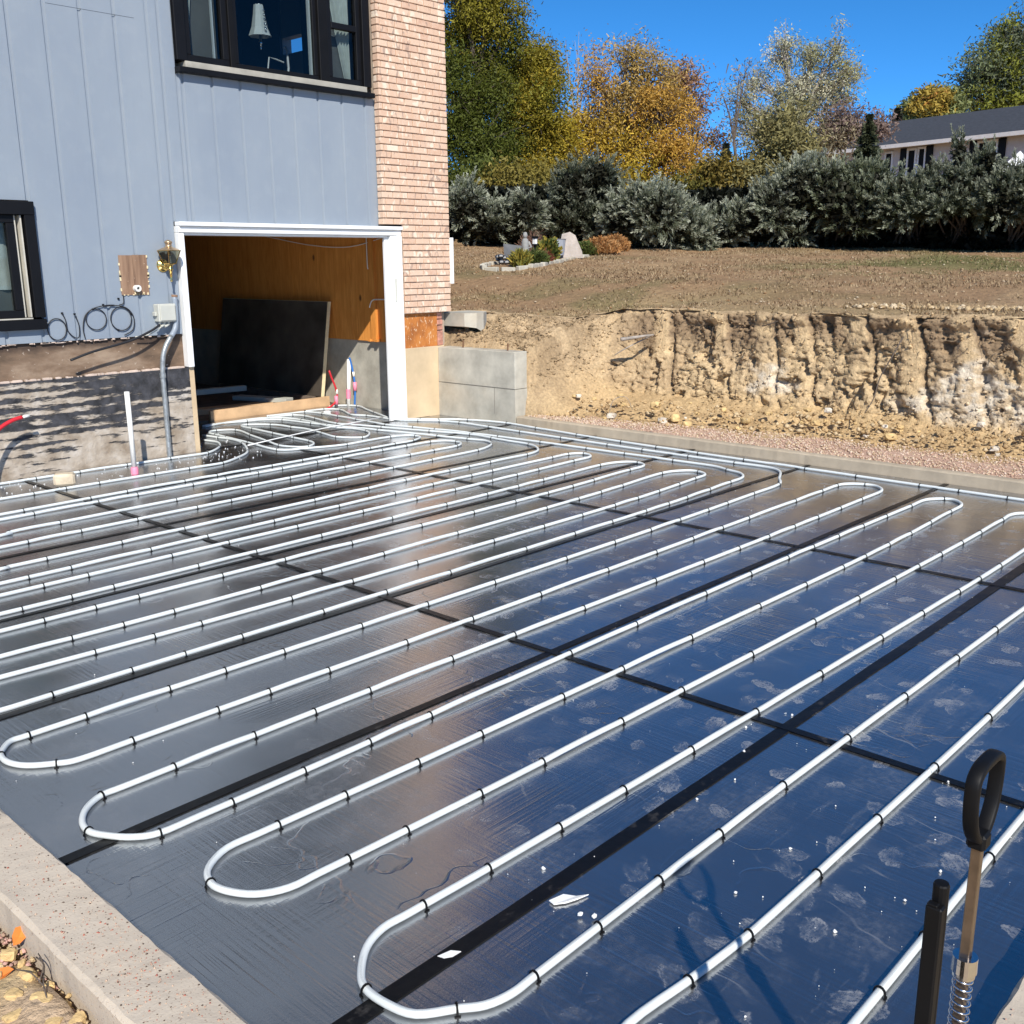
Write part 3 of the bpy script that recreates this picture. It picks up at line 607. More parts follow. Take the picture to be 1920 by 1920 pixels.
# ------------------------------------------------------------------ heating tubes
CIRCUITS=[
"7.971,10.597;8.139,10.549;8.235,10.354,c;8.149,10.004;8.015,9.73,c;7.844,9.319;7.862,9.1,c;8.02,8.911,c;8.161,8.742,c;8.316,8.427,c;8.431,7.914,c;8.342,7.429,c;8.271,6.801,c;8.195,6.187,c;8.183,5.734,c;8.228,5.242,c;8.233,4.739,c;8.262,4.51;8.24,4.121,c;8.223,3.647,c;8.19,3.103,c;8.175,2.788,c;8.173,2.42,c;8.198,2.308;8.17,1.8;8.17,1.25;8.05,0.97;7.7,0.86;6.5,0.85;5,0.85;3.399,0.846;3.059,0.848,c;2.664,0.841;2.543,0.843,c;2.25,0.831,c;2.103,0.834;1.62,0.84;1.45,0.89;1.37,1.02;1.43,1.15;1.56,1.21;1.732,1.242;1.96,1.2,c;2.112,1.186;2.23,1.187,c;2.306,1.184;2.62,1.198,c;3.045,1.204,c;3.444,1.193;3.526,1.191,c;4.086,1.183,c;4.469,1.173;5.5,1.18;7.55,1.18;7.8,1.23;7.9,1.35;7.8,1.48;7.5,1.52;5.575,1.509;5.145,1.511,c;4.641,1.527,c;4.305,1.53;4.062,1.521,c;3.534,1.515,c;3.224,1.509;3.037,1.536,c;2.944,1.54;2.617,1.546,c;2.274,1.539,c;1.979,1.526,c;1.831,1.522;1.708,1.523,c;1.622,1.523;1.547,1.543;1.484,1.579,c;1.409,1.648;1.384,1.728;1.383,1.807,c;1.412,1.864;1.487,1.934;1.571,1.966;1.653,1.975;1.72,1.965,c;1.842,1.953;1.976,1.939,c;2.07,1.938;2.299,1.943,c;2.637,1.941,c;2.856,1.919;3.048,1.923,c;3.508,1.903,c;3.597,1.905;4.051,1.904,c;4.658,1.892,c;5.144,1.882,c;5.627,1.869,c;5.942,1.866,c;6.284,1.845,c;6.63,1.831;7.5,1.83;7.78,1.88;7.88,2;7.756,2.174;7.644,2.23;7.45,2.239,c;6.999,2.205,c;6.655,2.194,c;6.3,2.207,c;5.955,2.219,c;5.622,2.229,c;5.154,2.238,c;4.655,2.238,c;4.209,2.247;4.05,2.241,c;3.488,2.246,c;3.068,2.246,c;2.6,2.276,c;2.44,2.28;2.282,2.281,c;2.176,2.296;1.951,2.289,c;1.72,2.295,c;1.61,2.303;1.508,2.318;1.424,2.364;1.375,2.442;1.365,2.513,c;1.402,2.587;1.499,2.641;1.615,2.652;1.69,2.641,c;1.96,2.627,c;2.217,2.617;2.289,2.61,c;2.612,2.605,c;2.784,2.599;3.095,2.594,c;3.506,2.59,c;4.049,2.588,c;4.684,2.569,c;5.187,2.557,c;5.641,2.543,c;5.949,2.535,c;6.304,2.538,c;6.669,2.54,c;7.041,2.549,c;7.457,2.566,c;7.716,2.599;7.845,2.689;7.841,2.775,c;7.714,2.868;7.443,2.913,c;7.021,2.898,c;6.651,2.885,c;6.285,2.877,c;5.941,2.894,c;5.61,2.904,c;5.384,2.902;5.164,2.906,c;4.677,2.903,c;4.024,2.891,c;3.497,2.892,c;3.094,2.887;2.595,2.885,c;2.274,2.879,c;1.968,2.876,c;1.76,2.871;1.668,2.876,c;1.538,2.865;1.403,2.882,c;1.332,2.923;1.278,2.996;1.251,3.065,c;1.264,3.139;1.313,3.212;1.387,3.258,c;1.465,3.277;1.665,3.279,c;2.011,3.268,c;2.299,3.262,c;2.589,3.261,c;3.078,3.262,c;3.503,3.258,c;4.043,3.254,c;4.686,3.231,c;5.185,3.23,c;5.599,3.228,c;5.977,3.23,c;6.326,3.236,c;6.675,3.225,c;7.038,3.225,c;7.408,3.221,c;7.781,3.245;7.931,3.341;7.944,3.45,c;7.873,3.564;7.757,3.605,c;7.484,3.618,c;7.04,3.592,c;6.333,3.594,c;5.976,3.593,c;5.601,3.578,c;5.177,3.579,c;4.672,3.563,c;4.059,3.575,c;3.82,3.559;3.528,3.571,c;3.076,3.574,c;2.609,3.577,c;2.292,3.576,c;2.042,3.572,c;1.666,3.584,c;1.46,3.577;1.386,3.609,c;1.304,3.675;1.268,3.753;1.272,3.83,c;1.296,3.875;1.346,3.926;1.414,3.941,c;1.645,3.953,c;2.018,3.926,c;2.293,3.931,c;2.608,3.922,c;3.078,3.91,c;3.531,3.911,c;4.051,3.92,c;4.198,3.909;4.694,3.913,c;5.192,3.906,c;5.602,3.913,c;5.968,3.919,c;6.351,3.941,c;6.63,3.931,c;7.053,3.942,c;7.488,3.98,c;7.716,4.07;7.962,4.229;8.065,4.399;8.103,4.734,c;8.064,5.224,c;8.018,5.749,c;7.997,6.183,c;8.053,6.801,c;8.091,7.391,c;8.112,7.876,c;8.115,8.354,c;8.048,8.621,c;7.916,8.843,c;7.783,9.066;7.772,9.34;7.776,9.602,c;7.707,9.822,c;7.886,10.248,c;7.777,10.453,c;7.512,10.48,c",
"6.969,10.505;7.267,10.491;7.484,10.442,c;7.541,10.161,c;7.473,9.831,c;7.461,9.452,c;7.463,8.889,c;7.571,8.522,c;7.667,8.234,c;7.808,7.727,c;7.838,7.367,c;7.807,6.792,c;7.778,6.211,c;7.753,5.757,c;7.729,5.212,c;7.807,4.813;7.759,4.61,c;7.681,4.452;7.537,4.346;7.307,4.285,c;6.956,4.26,c;6.595,4.245,c;6.329,4.252,c;6.026,4.265,c;5.607,4.264,c;5.186,4.24,c;4.689,4.248,c;4.013,4.23,c;3.519,4.242,c;3.081,4.238,c;2.585,4.236,c;2.277,4.253,c;2.008,4.251,c;1.645,4.233,c;1.431,4.247;1.33,4.28;1.27,4.4;1.3,4.53;1.42,4.62;1.58,4.629;2,4.574,c;2.297,4.561,c;2.552,4.562,c;2.873,4.55;3.099,4.535,c;3.521,4.537,c;4.018,4.542,c;4.693,4.536,c;4.873,4.535;5.198,4.552,c;5.622,4.533,c;6.019,4.53,c;6.327,4.526,c;6.636,4.542,c;6.961,4.561,c;7.242,4.589,c;7.427,4.644;7.508,4.76,c;7.472,4.874;7.24,4.966,c;6.618,4.897,c;6.309,4.861,c;6.011,4.864,c;5.618,4.888,c;5.229,4.864;4.673,4.849,c;4.01,4.855,c;3.52,4.84,c;3.094,4.826,c;2.555,4.845,c;2.276,4.826,c;2.01,4.828,c;1.673,4.87;1.42,4.88;1.28,4.95;1.24,5.06;1.32,5.18;1.5,5.23;1.817,5.238;2.03,5.236,c;2.306,5.217,c;2.551,5.212,c;3.081,5.192,c;3.519,5.233,c;4.04,5.243,c;4.654,5.199,c;5.166,5.181,c;5.621,5.177,c;6.01,5.179,c;6.332,5.197,c;6.625,5.208,c;7.175,5.22,c;7.412,5.275;7.499,5.403,c;7.422,5.533;7.174,5.592,c;6.645,5.556,c;6.359,5.55,c;6.033,5.544,c;5.659,5.528,c;5.205,5.522,c;4.655,5.501,c;4.022,5.509,c;3.505,5.505,c;3.089,5.496,c;2.544,5.509,c;2.301,5.495,c;2.03,5.489,c;1.915,5.491;1.42,5.5;1.28,5.56;1.25,5.66;1.32,5.77;1.5,5.82;2.042,5.816;2.285,5.817,c;2.549,5.813,c;3.095,5.843,c;3.51,5.848,c;3.722,5.832;4.057,5.862,c;4.647,5.829,c;5.185,5.819,c;5.609,5.822,c;6.052,5.841,c;6.369,5.877,c;6.66,5.894,c;7.176,5.86,c;7.443,5.911;7.532,6.06,c;7.412,6.158,c;7.176,6.184,c;6.643,6.175;6.358,6.174,c;6.092,6.166,c;5.629,6.14,c;5.207,6.109,c;4.636,6.1,c;4.041,6.111,c;3.499,6.087,c;3.078,6.069,c;2.55,6.042,c;2.295,6.038,c;2.129,6.04;1.45,6.05;1.3,6.1;1.25,6.2;1.33,6.31;1.5,6.36;2.249,6.35;2.285,6.361,c;2.537,6.334,c;3.038,6.349,c;3.503,6.385,c;4.05,6.416,c;4.632,6.402,c;5.181,6.41,c;5.594,6.44,c;6.116,6.457,c;6.356,6.472,c;6.632,6.459,c;7.134,6.442,c;7.397,6.525;7.562,6.792,c;7.612,7.072;7.636,7.346,c;7.617,7.683,c;7.478,8.176,c;7.263,8.773,c;7.159,9.374,c;7.259,9.89,c;7.272,10.14,c;7.225,10.333,c;7.027,10.368;6.714,10.347",
"6.046,10.402;6.222,10.434,c;6.594,10.363,c;6.755,10.298;6.918,10.103,c;6.949,9.625,c;6.96,9.37,c;7.009,9.018;7.125,8.652,c;7.288,8.182;7.357,7.886,c;7.42,7.5,c;7.434,7.282;7.315,7.083,c;6.991,6.959,c;6.361,6.936,c;5.871,6.927,c;5.605,6.91,c;5.237,6.889,c;4.986,6.887,c;4.575,6.9,c;4.199,6.903,c;3.903,6.918,c;3.416,6.901,c;2.993,6.882,c;2.627,6.879,c;2.444,6.85;1.5,6.83;1.35,6.88;1.28,7;1.35,7.12;1.5,7.16;2.57,7.173;2.646,7.214,c;3.003,7.233,c;3.42,7.217;3.929,7.271,c;4.241,7.257,c;4.614,7.287,c;5.008,7.257,c;5.218,7.254,c;5.607,7.272,c;5.888,7.291,c;6.395,7.311,c;6.707,7.294,c;7.025,7.285,c;7.16,7.362;7.198,7.463,c;7.168,7.598;7.021,7.673,c;6.695,7.674,c;6.38,7.679,c;5.885,7.699,c;5.591,7.678,c;5.205,7.631,c;4.951,7.637,c;4.628,7.666,c;4.314,7.667,c;3.821,7.685,c;3.492,7.665,c;2.99,7.662,c;2.745,7.624;1.6,7.6;1.48,7.63;1.44,7.7;1.5,7.76;1.7,7.78;2.804,7.775;2.983,7.797,c;3.51,7.812,c;3.82,7.835,c;4.34,7.867,c;4.651,7.881,c;4.983,7.853,c;5.218,7.841,c;5.551,7.805,c;5.863,7.809,c;6.374,7.867,c;6.7,7.858,c;6.95,7.855,c;7.133,7.943;7.169,8.057,c;7.133,8.152;6.948,8.214,c;6.366,8.204,c;5.98,8.332;5.73,8.49,c;5.801,9.066,c;5.83,9.541,c;5.805,9.783,c;5.847,9.95;5.98,10.016,c;6.146,9.874,c;6.093,9.44,c;5.936,9.007,c;5.885,8.678,c;5.943,8.468;6.034,8.407,c;6.167,8.488;6.238,8.648,c;6.286,8.947,c;6.336,9.368,c;6.292,9.815,c;6.333,10.059;6.443,10.109,c;6.617,9.9,c;6.649,9.564,c;6.697,9.332;6.624,8.972,c;6.582,8.648,c;6.736,8.413,c;6.916,8.517;7.033,8.705,c;7.047,8.973;6.963,9.247;7.064,9.928,c;6.91,10.374,c;6.482,10.434;6.045,10.344",
"5.551,9.562;5.578,9.33;5.435,9.068,c;5.182,8.868,c;4.795,8.855,c;4.368,8.875,c;3.931,8.935,c;3.549,8.922,c;3.271,8.977;1.6,8.95;1.4,8.88;1.28,8.65;1.4,8.4;1.6,8.32;3.018,8.325;3.279,8.342,c;3.543,8.34,c;3.824,8.335,c;4.323,8.333,c;4.653,8.275,c;4.994,8.298,c;5.28,8.452;5.487,8.642,c;5.712,9.075,c;5.77,9.405;5.752,9.581,c;5.711,9.841",]

clip_me = None
def clip_mesh(r=.0125):
    mb = MB(); n_ = 7; W2 = .0028
    ring = [(-r-.001, -.012)]+[(-math.cos(math.pi*k/(n_-1))*r*1.02, math.sin(math.pi*k/(n_-1))*r*1.08) for k in range(n_)]+[(r+.001, -.012)]
    ring = [(a, b) for a, b in ring]; m = len(ring)
    for i, (a, b) in enumerate(ring):
        d = Vector((a, b)).normalized(); th = .0034
        for s in (-1, 1):
            mb.v += [(s*W2, a, b), (s*W2, a+d.x*th, b+abs(d.y)*th)]
    for i in range(m-1):
        k = 4*i
        for q in ((0, 1, 5, 4), (2, 6, 7, 3), (1, 3, 7, 5), (0, 4, 6, 2)): mb.f.append(tuple(k+j for j in q))
    mb.box(-.008, -r-.005, -.0125, .008, -r-.001, -.009); mb.box(-.008, r+.001, -.0125, .008, r+.005, -.009)
    me = bpy.data.meshes.new('clip'); me.from_pydata(mb.v, [], mb.f); me.materials.append(M['black_plastic']); return me
clip_me = clip_mesh()
LAB = ['white heating tube looping along the front and the right concrete form, nearest the camera',
       'white heating tube looping across the middle of the black boards',
       'white heating tube whose loops wind on into the garage opening',
       'short white heating tube lying along the foot of the tarred wall']
for lab, txt in zip(LAB, CIRCUITS):
    pts = []; marks = []
    for tok in txt.split(';'):
        q = tok.split(','); pts.append((float(q[0]), float(q[1]), .0125))
        if len(q) > 2: marks.append(len(pts)-1)
    q_ = [Vector(p) for p in pts]
    for it in range(9):                  # straighten survey jitter on the long runs
        for i in range(1, len(q_)-1):
            a, b = q_[i]-q_[i-1], q_[i+1]-q_[i]
            if a.length > .05 and b.length > .05 and a.angle(b) < .24:
                k = a.length/(a.length+b.length); q_[i] = q_[i].lerp(q_[i-1].lerp(q_[i+1], k), .6)
    pts = [tuple(p) for p in q_]
    SUB = 4; P = spline(pts, SUB); P = [Vector((p.x, p.y, .0125)) for p in P]
    isclip = set(marks)
    for i in range(len(pts)-1):          # tube bows up a little between clips
        seg = (Vector(pts[i+1])-Vector(pts[i])).length
        if seg > .3:
            h = random.choice([0, 0, 0, .002, .004])
            for k in range(1, SUB): P[i*SUB+k].z += h*math.sin(math.pi*k/SUB)
    tube_root = thing('heating_tube', lab, 'heating tube', (pts[0][0], pts[0][1], 0), 'white heating tubes clipped to the foam boards')
    mb = MB(); mb.tube(P, .0112, 10, uv=True); mb.build('tube', M['pex'], tube_root, smooth=True)
    for i in marks:
        p = P[i*SUB]; d = P[min(i*SUB+1, len(P)-1)]-P[max(i*SUB-1, 0)]
        o = bpy.data.objects.new('clip', clip_me); COL.objects.link(o)
        o.location = (p.x, p.y, p.z); o.rotation_euler = (0, 0, math.atan2(d.y, d.x)+random.uniform(-.12, .12)); child(o, tube_root)
mb = MB(); mb.tube([(5.62, 8.84, .03), (6.0, 8.93, .034), (6.6, 9.08, .034), (7.2, 9.17, .034), (7.74, 9.26, .03)], .006, 8)
tag(mb.build('thin_rod', M['white_paint'], None, True), 'thin straight white rod lying across the tube loops at the garage door', 'rod')
# bits of white foam left on the boards
n = 620; f1 = RNG.uniform(0, 1, n)
xs = np.where(f1 < .28, RNG.uniform(2.6, 5.6, n), np.where(f1 < .42, RNG.uniform(5.0, 5.9, n), RNG.uniform(1.2, 8.2, n)))
ysr = np.where(f1 < .28, RNG.uniform(8.35, 9.03, n), np.where(f1 < .42, RNG.uniform(8.5, 10.2, n), RNG.uniform(.65, 8.6, n)**1))
xs[560:] = RNG.uniform(1.7, 3.6, 60); ysr[560:] = RNG.uniform(.65, 1.9, 60)
scatter('foam_crumbs', np.stack([xs, ysr, np.full(n, .004)], 1), np.where(f1 < .42, RNG.uniform(.002, .009, n), .0009+.0028*RNG.uniform(0, 1, n)**2), np.tile(np.array([(.8, .8, .78)]), (n, 1)), M['gravel'], .8)

# ------------------------------------------------------------------ the house
house = thing('house', 'blue grey sided house with a brick corner and an open garage doorway', 'house', (5.2, 9.1, 0))
SY, BYF = 9.12, 9.02                                  # siding face, brick face
grooves = [5.99+.3075*k for k in range(-12, 6)]       # 2.30 ... 7.53
def sboard(x0, x1, z0, z1):
    mb = MB(); g = .012
    mb.v = [(x0+g, SY+.024, z0), (x0+g, SY+.0155, z0), (x0+g+.009, SY, z0), (x1-g-.004, SY, z0), (x1-g+.002, SY+.0155, z0), (x1-g+.002, SY+.024, z0)]
    mb.v += [(a, b, z1) for a, b, _ in mb.v]
    mb.f = [(i, i+1, i+7, i+6) for i in range(5)]+[(5, 4, 3, 2, 1, 0), (6, 7, 8, 9, 10, 11)]
    mb.build('siding_board', M['siding'], house)
TOP = 8.0
for i in range(len(grooves)):
    x0 = grooves[i]; x1 = grooves[i+1] if i+1 < len(grooves) else 7.70
    cuts = [x for x in (3.865, 5.18, 5.325) if x0+.03 < x < x1-.03]
    for a, b in zip([x0]+cuts, cuts+[x1]):
        m_ = (a+b)/2; spans = [(1.15, TOP)]
        if m_ < 3.865: spans = [(1.15, 1.262), (2.335, TOP)]
        if m_ > 5.18: spans = [(2.19, TOP)]
        if m_ > 5.325: spans = [(2.19, 3.515), (5.0, TOP)]
        for z0, z1 in spans: sboard(a, b, z0, z1)
bk = MB()                                             # backing seen in the grooves
for x0, z0, x1, z1 in ((2.2, 1.15, 3.0, TOP), (3.0, 1.15, 3.86, 1.262), (3.0, 2.335, 3.865, TOP), (3.866, 1.15, 5.18, TOP), (5.181, 2.19, 5.324, TOP), (5.325, 2.19, 7.66, 3.515), (5.325, 5.0, 7.66, TOP)):
    bk.box(x0, SY+.0165, z0, x1, SY+.06, z1)
bk.build('sheathing', M['siding'], house)
MB().box(2.0, 9.095, -.34, 5.19, 9.32, .825).build('foundation', M['tar'], house)
MB().box(5.191, 9.10, -.34, 5.245, 10.8, .83).build('foundation_end', M['pier_concrete'], house)
MB().box(2.0, 9.15, .827, 5.182, 9.3, 1.149).build('stained_band', M['stained'], house)
mb = MB()                                             # crumbly mortar ledge and torn edge of the siding
for k in range(150):
    x = random.uniform(2.6, 5.12); r_ = random.uniform(.005, .02)
    mb.box(x, 9.125-r_, .822, x+r_*random.uniform(1, 3), 9.14, .826+r_*.9, .002)
for k in range(40):
    x = random.uniform(3.3, 5.1); mb.box(x, 9.122, 1.141-random.uniform(0, .012)**1, x+random.uniform(.005, .09), 9.135, 1.149, .002)
tag(mb.build('mortar_ledge', simple('pink_mortar', (.58, .46, .38), .95, .2), house), kind='stuff')

# brick corner
bw = MB().box(7.668, 9.036, 2.215, 8.644, 9.3, TOP-.02).box(7.936, 9.036, 1.22, 8.644, 9.3, 2.212).build('brick_corner', M['mortar'], house)
CH, BL, JT = .0704, .203, .0105
def brick_mesh(L):
    mb = MB().box(-L/2, 0, -(CH-JT)/2, L/2, .09, (CH-JT)/2, .0035); me = bpy.data.meshes.new('brick'); me.from_pydata(mb.v, [], mb.f); me.materials.append(M['brick']); return me
bmes = {}
def put_brick(x0, x1, zc, row):
    L = round(x1-x0, 3)
    if L < .03: return
    if L not in bmes: bmes[L] = brick_mesh(L)
    o = bpy.data.objects.new('brick', bmes[L]); COL.objects.link(o)
    o.location = ((x0+x1)/2, BYF+random.uniform(-.003, .003), zc+random.uniform(-.0012, .0012)); o.rotation_euler = (0, random.uniform(-.004, .004), random.uniform(-.006, .006)); child(o, bw)
row = 0; z = 1.22
while z < 4.9:
    xs0 = 7.936 if z+CH/2 < 2.2 else 7.655; x = 8.655; first = .203 if row % 2 == 0 else .0965
    edges = [x, x-first]
    while edges[-1] > xs0+.001: edges.append(edges[-1]-BL-JT)
    edges = [max(e, xs0) for e in edges]
    x = 8.655; w0 = first
    while x-.02 > xs0:
        a = max(x-w0, xs0); put_brick(a, x, z+CH/2, row); x = a-JT; w0 = BL
    row += 1; z += CH
mb = MB()                                             # courses above the picture, joined
while z < TOP-.05:
    x = 8.655; w0 = .203 if row % 2 == 0 else .0965
    while x-.02 > 7.655:
        a = max(x-w0, 7.655); mb.box(a, BYF, z+JT/2, x, BYF+.09, z+CH-JT/2); x = a-JT; w0 = BL
    row += 1; z += CH
tag(mb.build('upper_brickwork', M['brick'], bw), kind='stuff')
MB().box(7.66, 9.05, 2.195, 7.934, 9.3, 2.211).build('lintel', M['black_paint'], house)
MB().box(7.936, 9.075, .826, 8.47, 9.15, 1.218).build('rusty_sheathing', M['rust'], house)
MB().box(7.917, 9.05, -.34, 8.56, 9.3, .825, .004).build('concrete_pier', M['pier_concrete'], house)
mb = MB().box(8.476, 9.07, .83, 8.56, 9.2, 1.0, .004).box(8.48, 9.075, 1.01, 8.565, 9.2, 1.06, .004).box(8.475, 9.07, 1.07, 8.56, 9.2, 1.13, .004).box(8.478, 9.08, 1.14, 8.56, 9.2, 1.215, .004)
mb.build('broken_brick_edge', simple('old_red_brick', (.46, .22, .16), .9, .35, 22, .5, 60, .006), house)
MB().box(8.656, 9.00, 1.545, 8.70, 9.09, 2.075, .004).build('corner_conduit', M['white_paint'], house)
MB().box(8.4, 9.10, .80, 8.475, 9.151, 1.21).box(7.918, 9.152, .80, 8.64, 9.3, 1.216).box(8.566, 9.13, .6, 8.64, 9.151, 1.216).build('corner_backing', M['mortar'], house)
# side, rear and interior shells
MB().box(8.31, 9.31, -.34, 8.64, 15.2, .84).build('garage_side_foundation', M['grey_concrete'], house)
ply = MB()
for y0, y1 in ((9.31, 10.45), (10.455, 11.67), (11.675, 12.89), (12.895, 15.2)): ply.box(8.285, y0, .845, 8.31, y1, 2.42)
ply.build('plywood_wall', M['plywood'], house)
MB().box(8.245, 9.94, .845, 8.284, 10.03, 2.42).box(8.22, 9.90, .845, 8.284, 9.939, .875).box(8.22, 10.031, .845, 8.284, 10.07, .875).build('stud', M['plywood'], house)
MB().box(8.311, 9.31, .845, 8.64, 15.2, 2.6).box(8.501, 9.31, 2.601, 8.64, 16, 3.3).box(8.501, 9.31, 3.3, 8.64, 11.45, 5.3).box(8.501, 11.9, 3.3, 8.64, 16, 5.3).box(8.501, 11.45, 3.3, 8.64, 11.9, 4.42).box(8.501, 11.45, 4.62, 8.64, 11.9, 5.3).box(8.501, 9.31, 5.3, 8.64, 16, TOP).build('side_wall', M['siding'], house)
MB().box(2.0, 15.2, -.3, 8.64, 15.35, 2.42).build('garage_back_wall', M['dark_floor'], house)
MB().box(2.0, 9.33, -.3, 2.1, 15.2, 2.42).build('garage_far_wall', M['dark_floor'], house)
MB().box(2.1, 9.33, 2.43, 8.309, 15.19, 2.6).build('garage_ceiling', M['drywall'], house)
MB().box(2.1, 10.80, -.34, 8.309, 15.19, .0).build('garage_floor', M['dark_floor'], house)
MB().box(2.0, 16, 2.6, 8.64, 16.1, TOP).box(2.0, 9.2, 2.43, 2.1, 16, TOP).build('rear_wall', M['siding'], house)
MB().box(2.1, 12.8, 2.61, 8.5, 12.9, 4.45).box(2.1, 12.8, 4.75, 8.5, 12.9, 5.29).box(2.1, 12.8, 4.45, 8.37, 12.9, 4.75).box(8.455, 12.8, 4.45, 8.5, 12.9, 4.75).box(2.1, 9.19, 5.3, 8.5, 16, 5.4).box(5.18, 9.2, 2.61, 5.28, 12.8, 5.29).box(8.47, 9.32, 2.61, 8.499, 11.44, 5.29).box(8.47, 11.91, 2.61, 8.499, 12.79, 5.29).build('room_wall', M['navy_wall'], house)
MB().box(2.0, 9.19, TOP, 8.66, 16.1, TOP+.15).build('roof_deck', M['house_white'], house)
rf = MB(); rf.v = [(1.6, 8.6, TOP+.15), (9.0, 8.6, TOP+.15), (9.0, 16.6, TOP+.15), (1.6, 16.6, TOP+.15), (1.6, 12.6, TOP+1.9), (9.0, 12.6, TOP+1.9)]
rf.f = [(0, 1, 5, 4), (2, 3, 4, 5), (1, 2, 5), (3, 0, 4), (3, 2, 1, 0)]; rf.build('roof', M['shingle'], house)

MB().box(4.17, 9.1185, 3.916, 4.95, 9.125, 3.9178).build('siding_joint', M['rubber'], house)
# garage door casing
dt = MB().box(7.722, 9.10, .0, 7.775, 9.135, 2.088, .003).box(7.776, 9.06, .0, 7.862, 9.14, 2.088, .006).box(7.863, 9.018, .0, 7.915, 9.12, 2.088, .008).box(7.80, 9.048, .02, 7.815, 9.062, 2.06, .002)
dt = dt.build('door_jamb', M['white_paint'], house)
MB().box(7.82, 9.052, 1.36, 7.85, 9.061, 1.62, .003).build('bare_patch', M['grey_plastic'], dt)
MB().box(5.176, 9.02, 2.148, 7.934, 9.12, 2.188, .006).box(5.176, 9.05, 2.09, 7.934, 9.2, 2.147, .004).box(5.236, 9.085, 2.068, 7.713, 9.28, 2.089, .003).build('head_casing', M['white_paint'], house)
MB().box(5.176, 9.06, .83, 5.235, 9.28, 2.089, .005).build('side_casing', M['white_paint'], house)
MB().box(5.246, 9.2, 2.40, 8.28, 9.31, 2.43).build('door_track_board', M['dark_floor'], house)

# upper window
uw = MB().box(5.325, 9.085, 3.62, 5.43, 9.3, 5.0, .004).box(7.515, 9.085, 3.62, 7.615, 9.3, 5.0, .004).box(5.31, 9.04, 3.512, 7.62, 9.3, 3.56, .004).build('upper_window', M['black_paint'], house)
MB().box(5.40, 9.075, 3.562, 7.54, 9.3, 3.618, .003).build('sill', simple('weathered_sill', (.36, .34, .29), .8), uw)
def sash(x0, x1, z0, z1, t_, y, rail=None):
    mb = MB().box(x0, y, z0, x1, y+.05, z0+t_, .004).box(x0, y, z1-t_, x1, y+.05, z1, .004).box(x0, y, z0+t_, x0+t_, y+.05, z1-t_, .004).box(x1-t_, y, z0+t_, x1, y+.05, z1-t_, .004)
    if rail: mb.box(x0+t_, y-.004, rail-.03, x1-t_, y+.05, rail+.03, .004)
    return mb.build('sash', M['black_paint'], uw)
sash(5.431, 5.90, 3.62, 4.99, .065, 9.12); sash(5.961, 6.955, 3.62, 4.99, .05, 9.13); sash(7.07, 7.514, 3.62, 4.99, .06, 9.12, 4.18)
MB().box(5.901, 9.10, 3.62, 5.96, 9.3, 4.99, .004).build('mullion', M['black_plastic'], uw); MB().box(6.956, 9.10, 3.62, 7.069, 9.3, 4.99, .004).build('mullion', M['black_plastic'], uw)
for x0, x1 in ((5.49, 5.84), (6.005, 6.91), (7.125, 7.46)): MB().box(x0, 9.155, 3.66, x1, 9.159, 4.95).build('pane', M['glass'], uw)
MB().box(6.885, 9.165, 3.67, 6.91, 9.2, 4.95).box(5.76, 9.165, 3.69, 5.775, 9.19, 4.93).build('pane_edge', M['milk_glass'], uw)
# lower left window
lw = MB().box(3.0, 9.07, 2.215, 3.865, 9.3, 2.325, .004).box(3.775, 9.07, 1.365, 3.862, 9.3, 2.214, .004).box(3.0, 9.06, 1.265, 3.862, 9.3, 1.352, .004).build('lower_window', M['black_paint'], house)
MB().box(3.05, 9.11, 1.366, 3.70, 9.16, 1.43, .004).box(3.05, 9.11, 2.15, 3.70, 9.16, 2.214, .004).box(3.632, 9.11, 1.431, 3.70, 9.16, 2.149, .004).build('sash', M['black_paint'], lw)
MB().box(3.702, 9.12, 1.37, 3.714, 9.2, 2.21).box(3.745, 9.10, 1.37, 3.757, 9.2, 2.21).box(3.05, 9.095, 1.354, 3.76, 9.2, 1.364).build('weather_strip', simple('aluminium_strip', (.5, .47, .4), .5), lw)
MB().box(3.05, 9.145, 1.43, 3.635, 9.149, 2.15).build('pane', M['glass'], lw)
MB().box(3.0, 9.32, 1.2, 3.95, 9.34, 1.66).build('screen', M['dark_screen'], lw)

def drape(name, label, pts_fn, nu=36, nv=24, mat='curtain'):
    mb = MB()
    for i in range(nu+1):
        for j in range(nv+1): mb.v.append(pts_fn(i/nu, j/nv))
    mb.f = [(i*(nv+1)+j, (i+1)*(nv+1)+j, (i+1)*(nv+1)+j+1, i*(nv+1)+j+1) for i in range(nu) for j in range(nv)]
    return tag(mb.build(name, M[mat], None, True), label, 'curtain')
def cur_l(u, v):
    z = 4.95-v*1.25; wdt = .20*(1-.80*v)+.02; return (5.47+u*wdt, 9.24+.018*math.sin(u*26), z)
def cur_r(u, v):
    z = 4.95-v*1.25; left = 7.14+.24*v**1.3; return (left+u*(7.44-left), 9.24+.02*math.sin(u*24+v), z)
drape('curtain', 'pale drape drawn aside in the left sash of the upper window', cur_l)
drape('curtain', 'pale ruffled drape in the right sash of the upper window', cur_r)
def cur_c(u, v): return (3.0+u*.72, 9.30+.012*math.sin(u*40), 2.2-v*.60)
drape('curtain', 'pale checked curtain behind the lower window at the left edge', cur_c)
tag(MB().box(5.47, 9.27, 3.62, 5.86, 9.28, 4.98).build('window_screen', M['dark_screen']), 'dark insect screen behind the left sash of the upper window', 'screen')
tag(MB().box(7.11, 9.27, 3.62, 7.48, 9.28, 4.98).build('window_screen', M['dark_screen']), 'dark insect screen behind the right sash of the upper window', 'screen')
pl_ = thing('pendant_lamp', 'white bell shaped lamp hanging inside the upper window', 'lamp', (6.59, 9.6, 4.5))
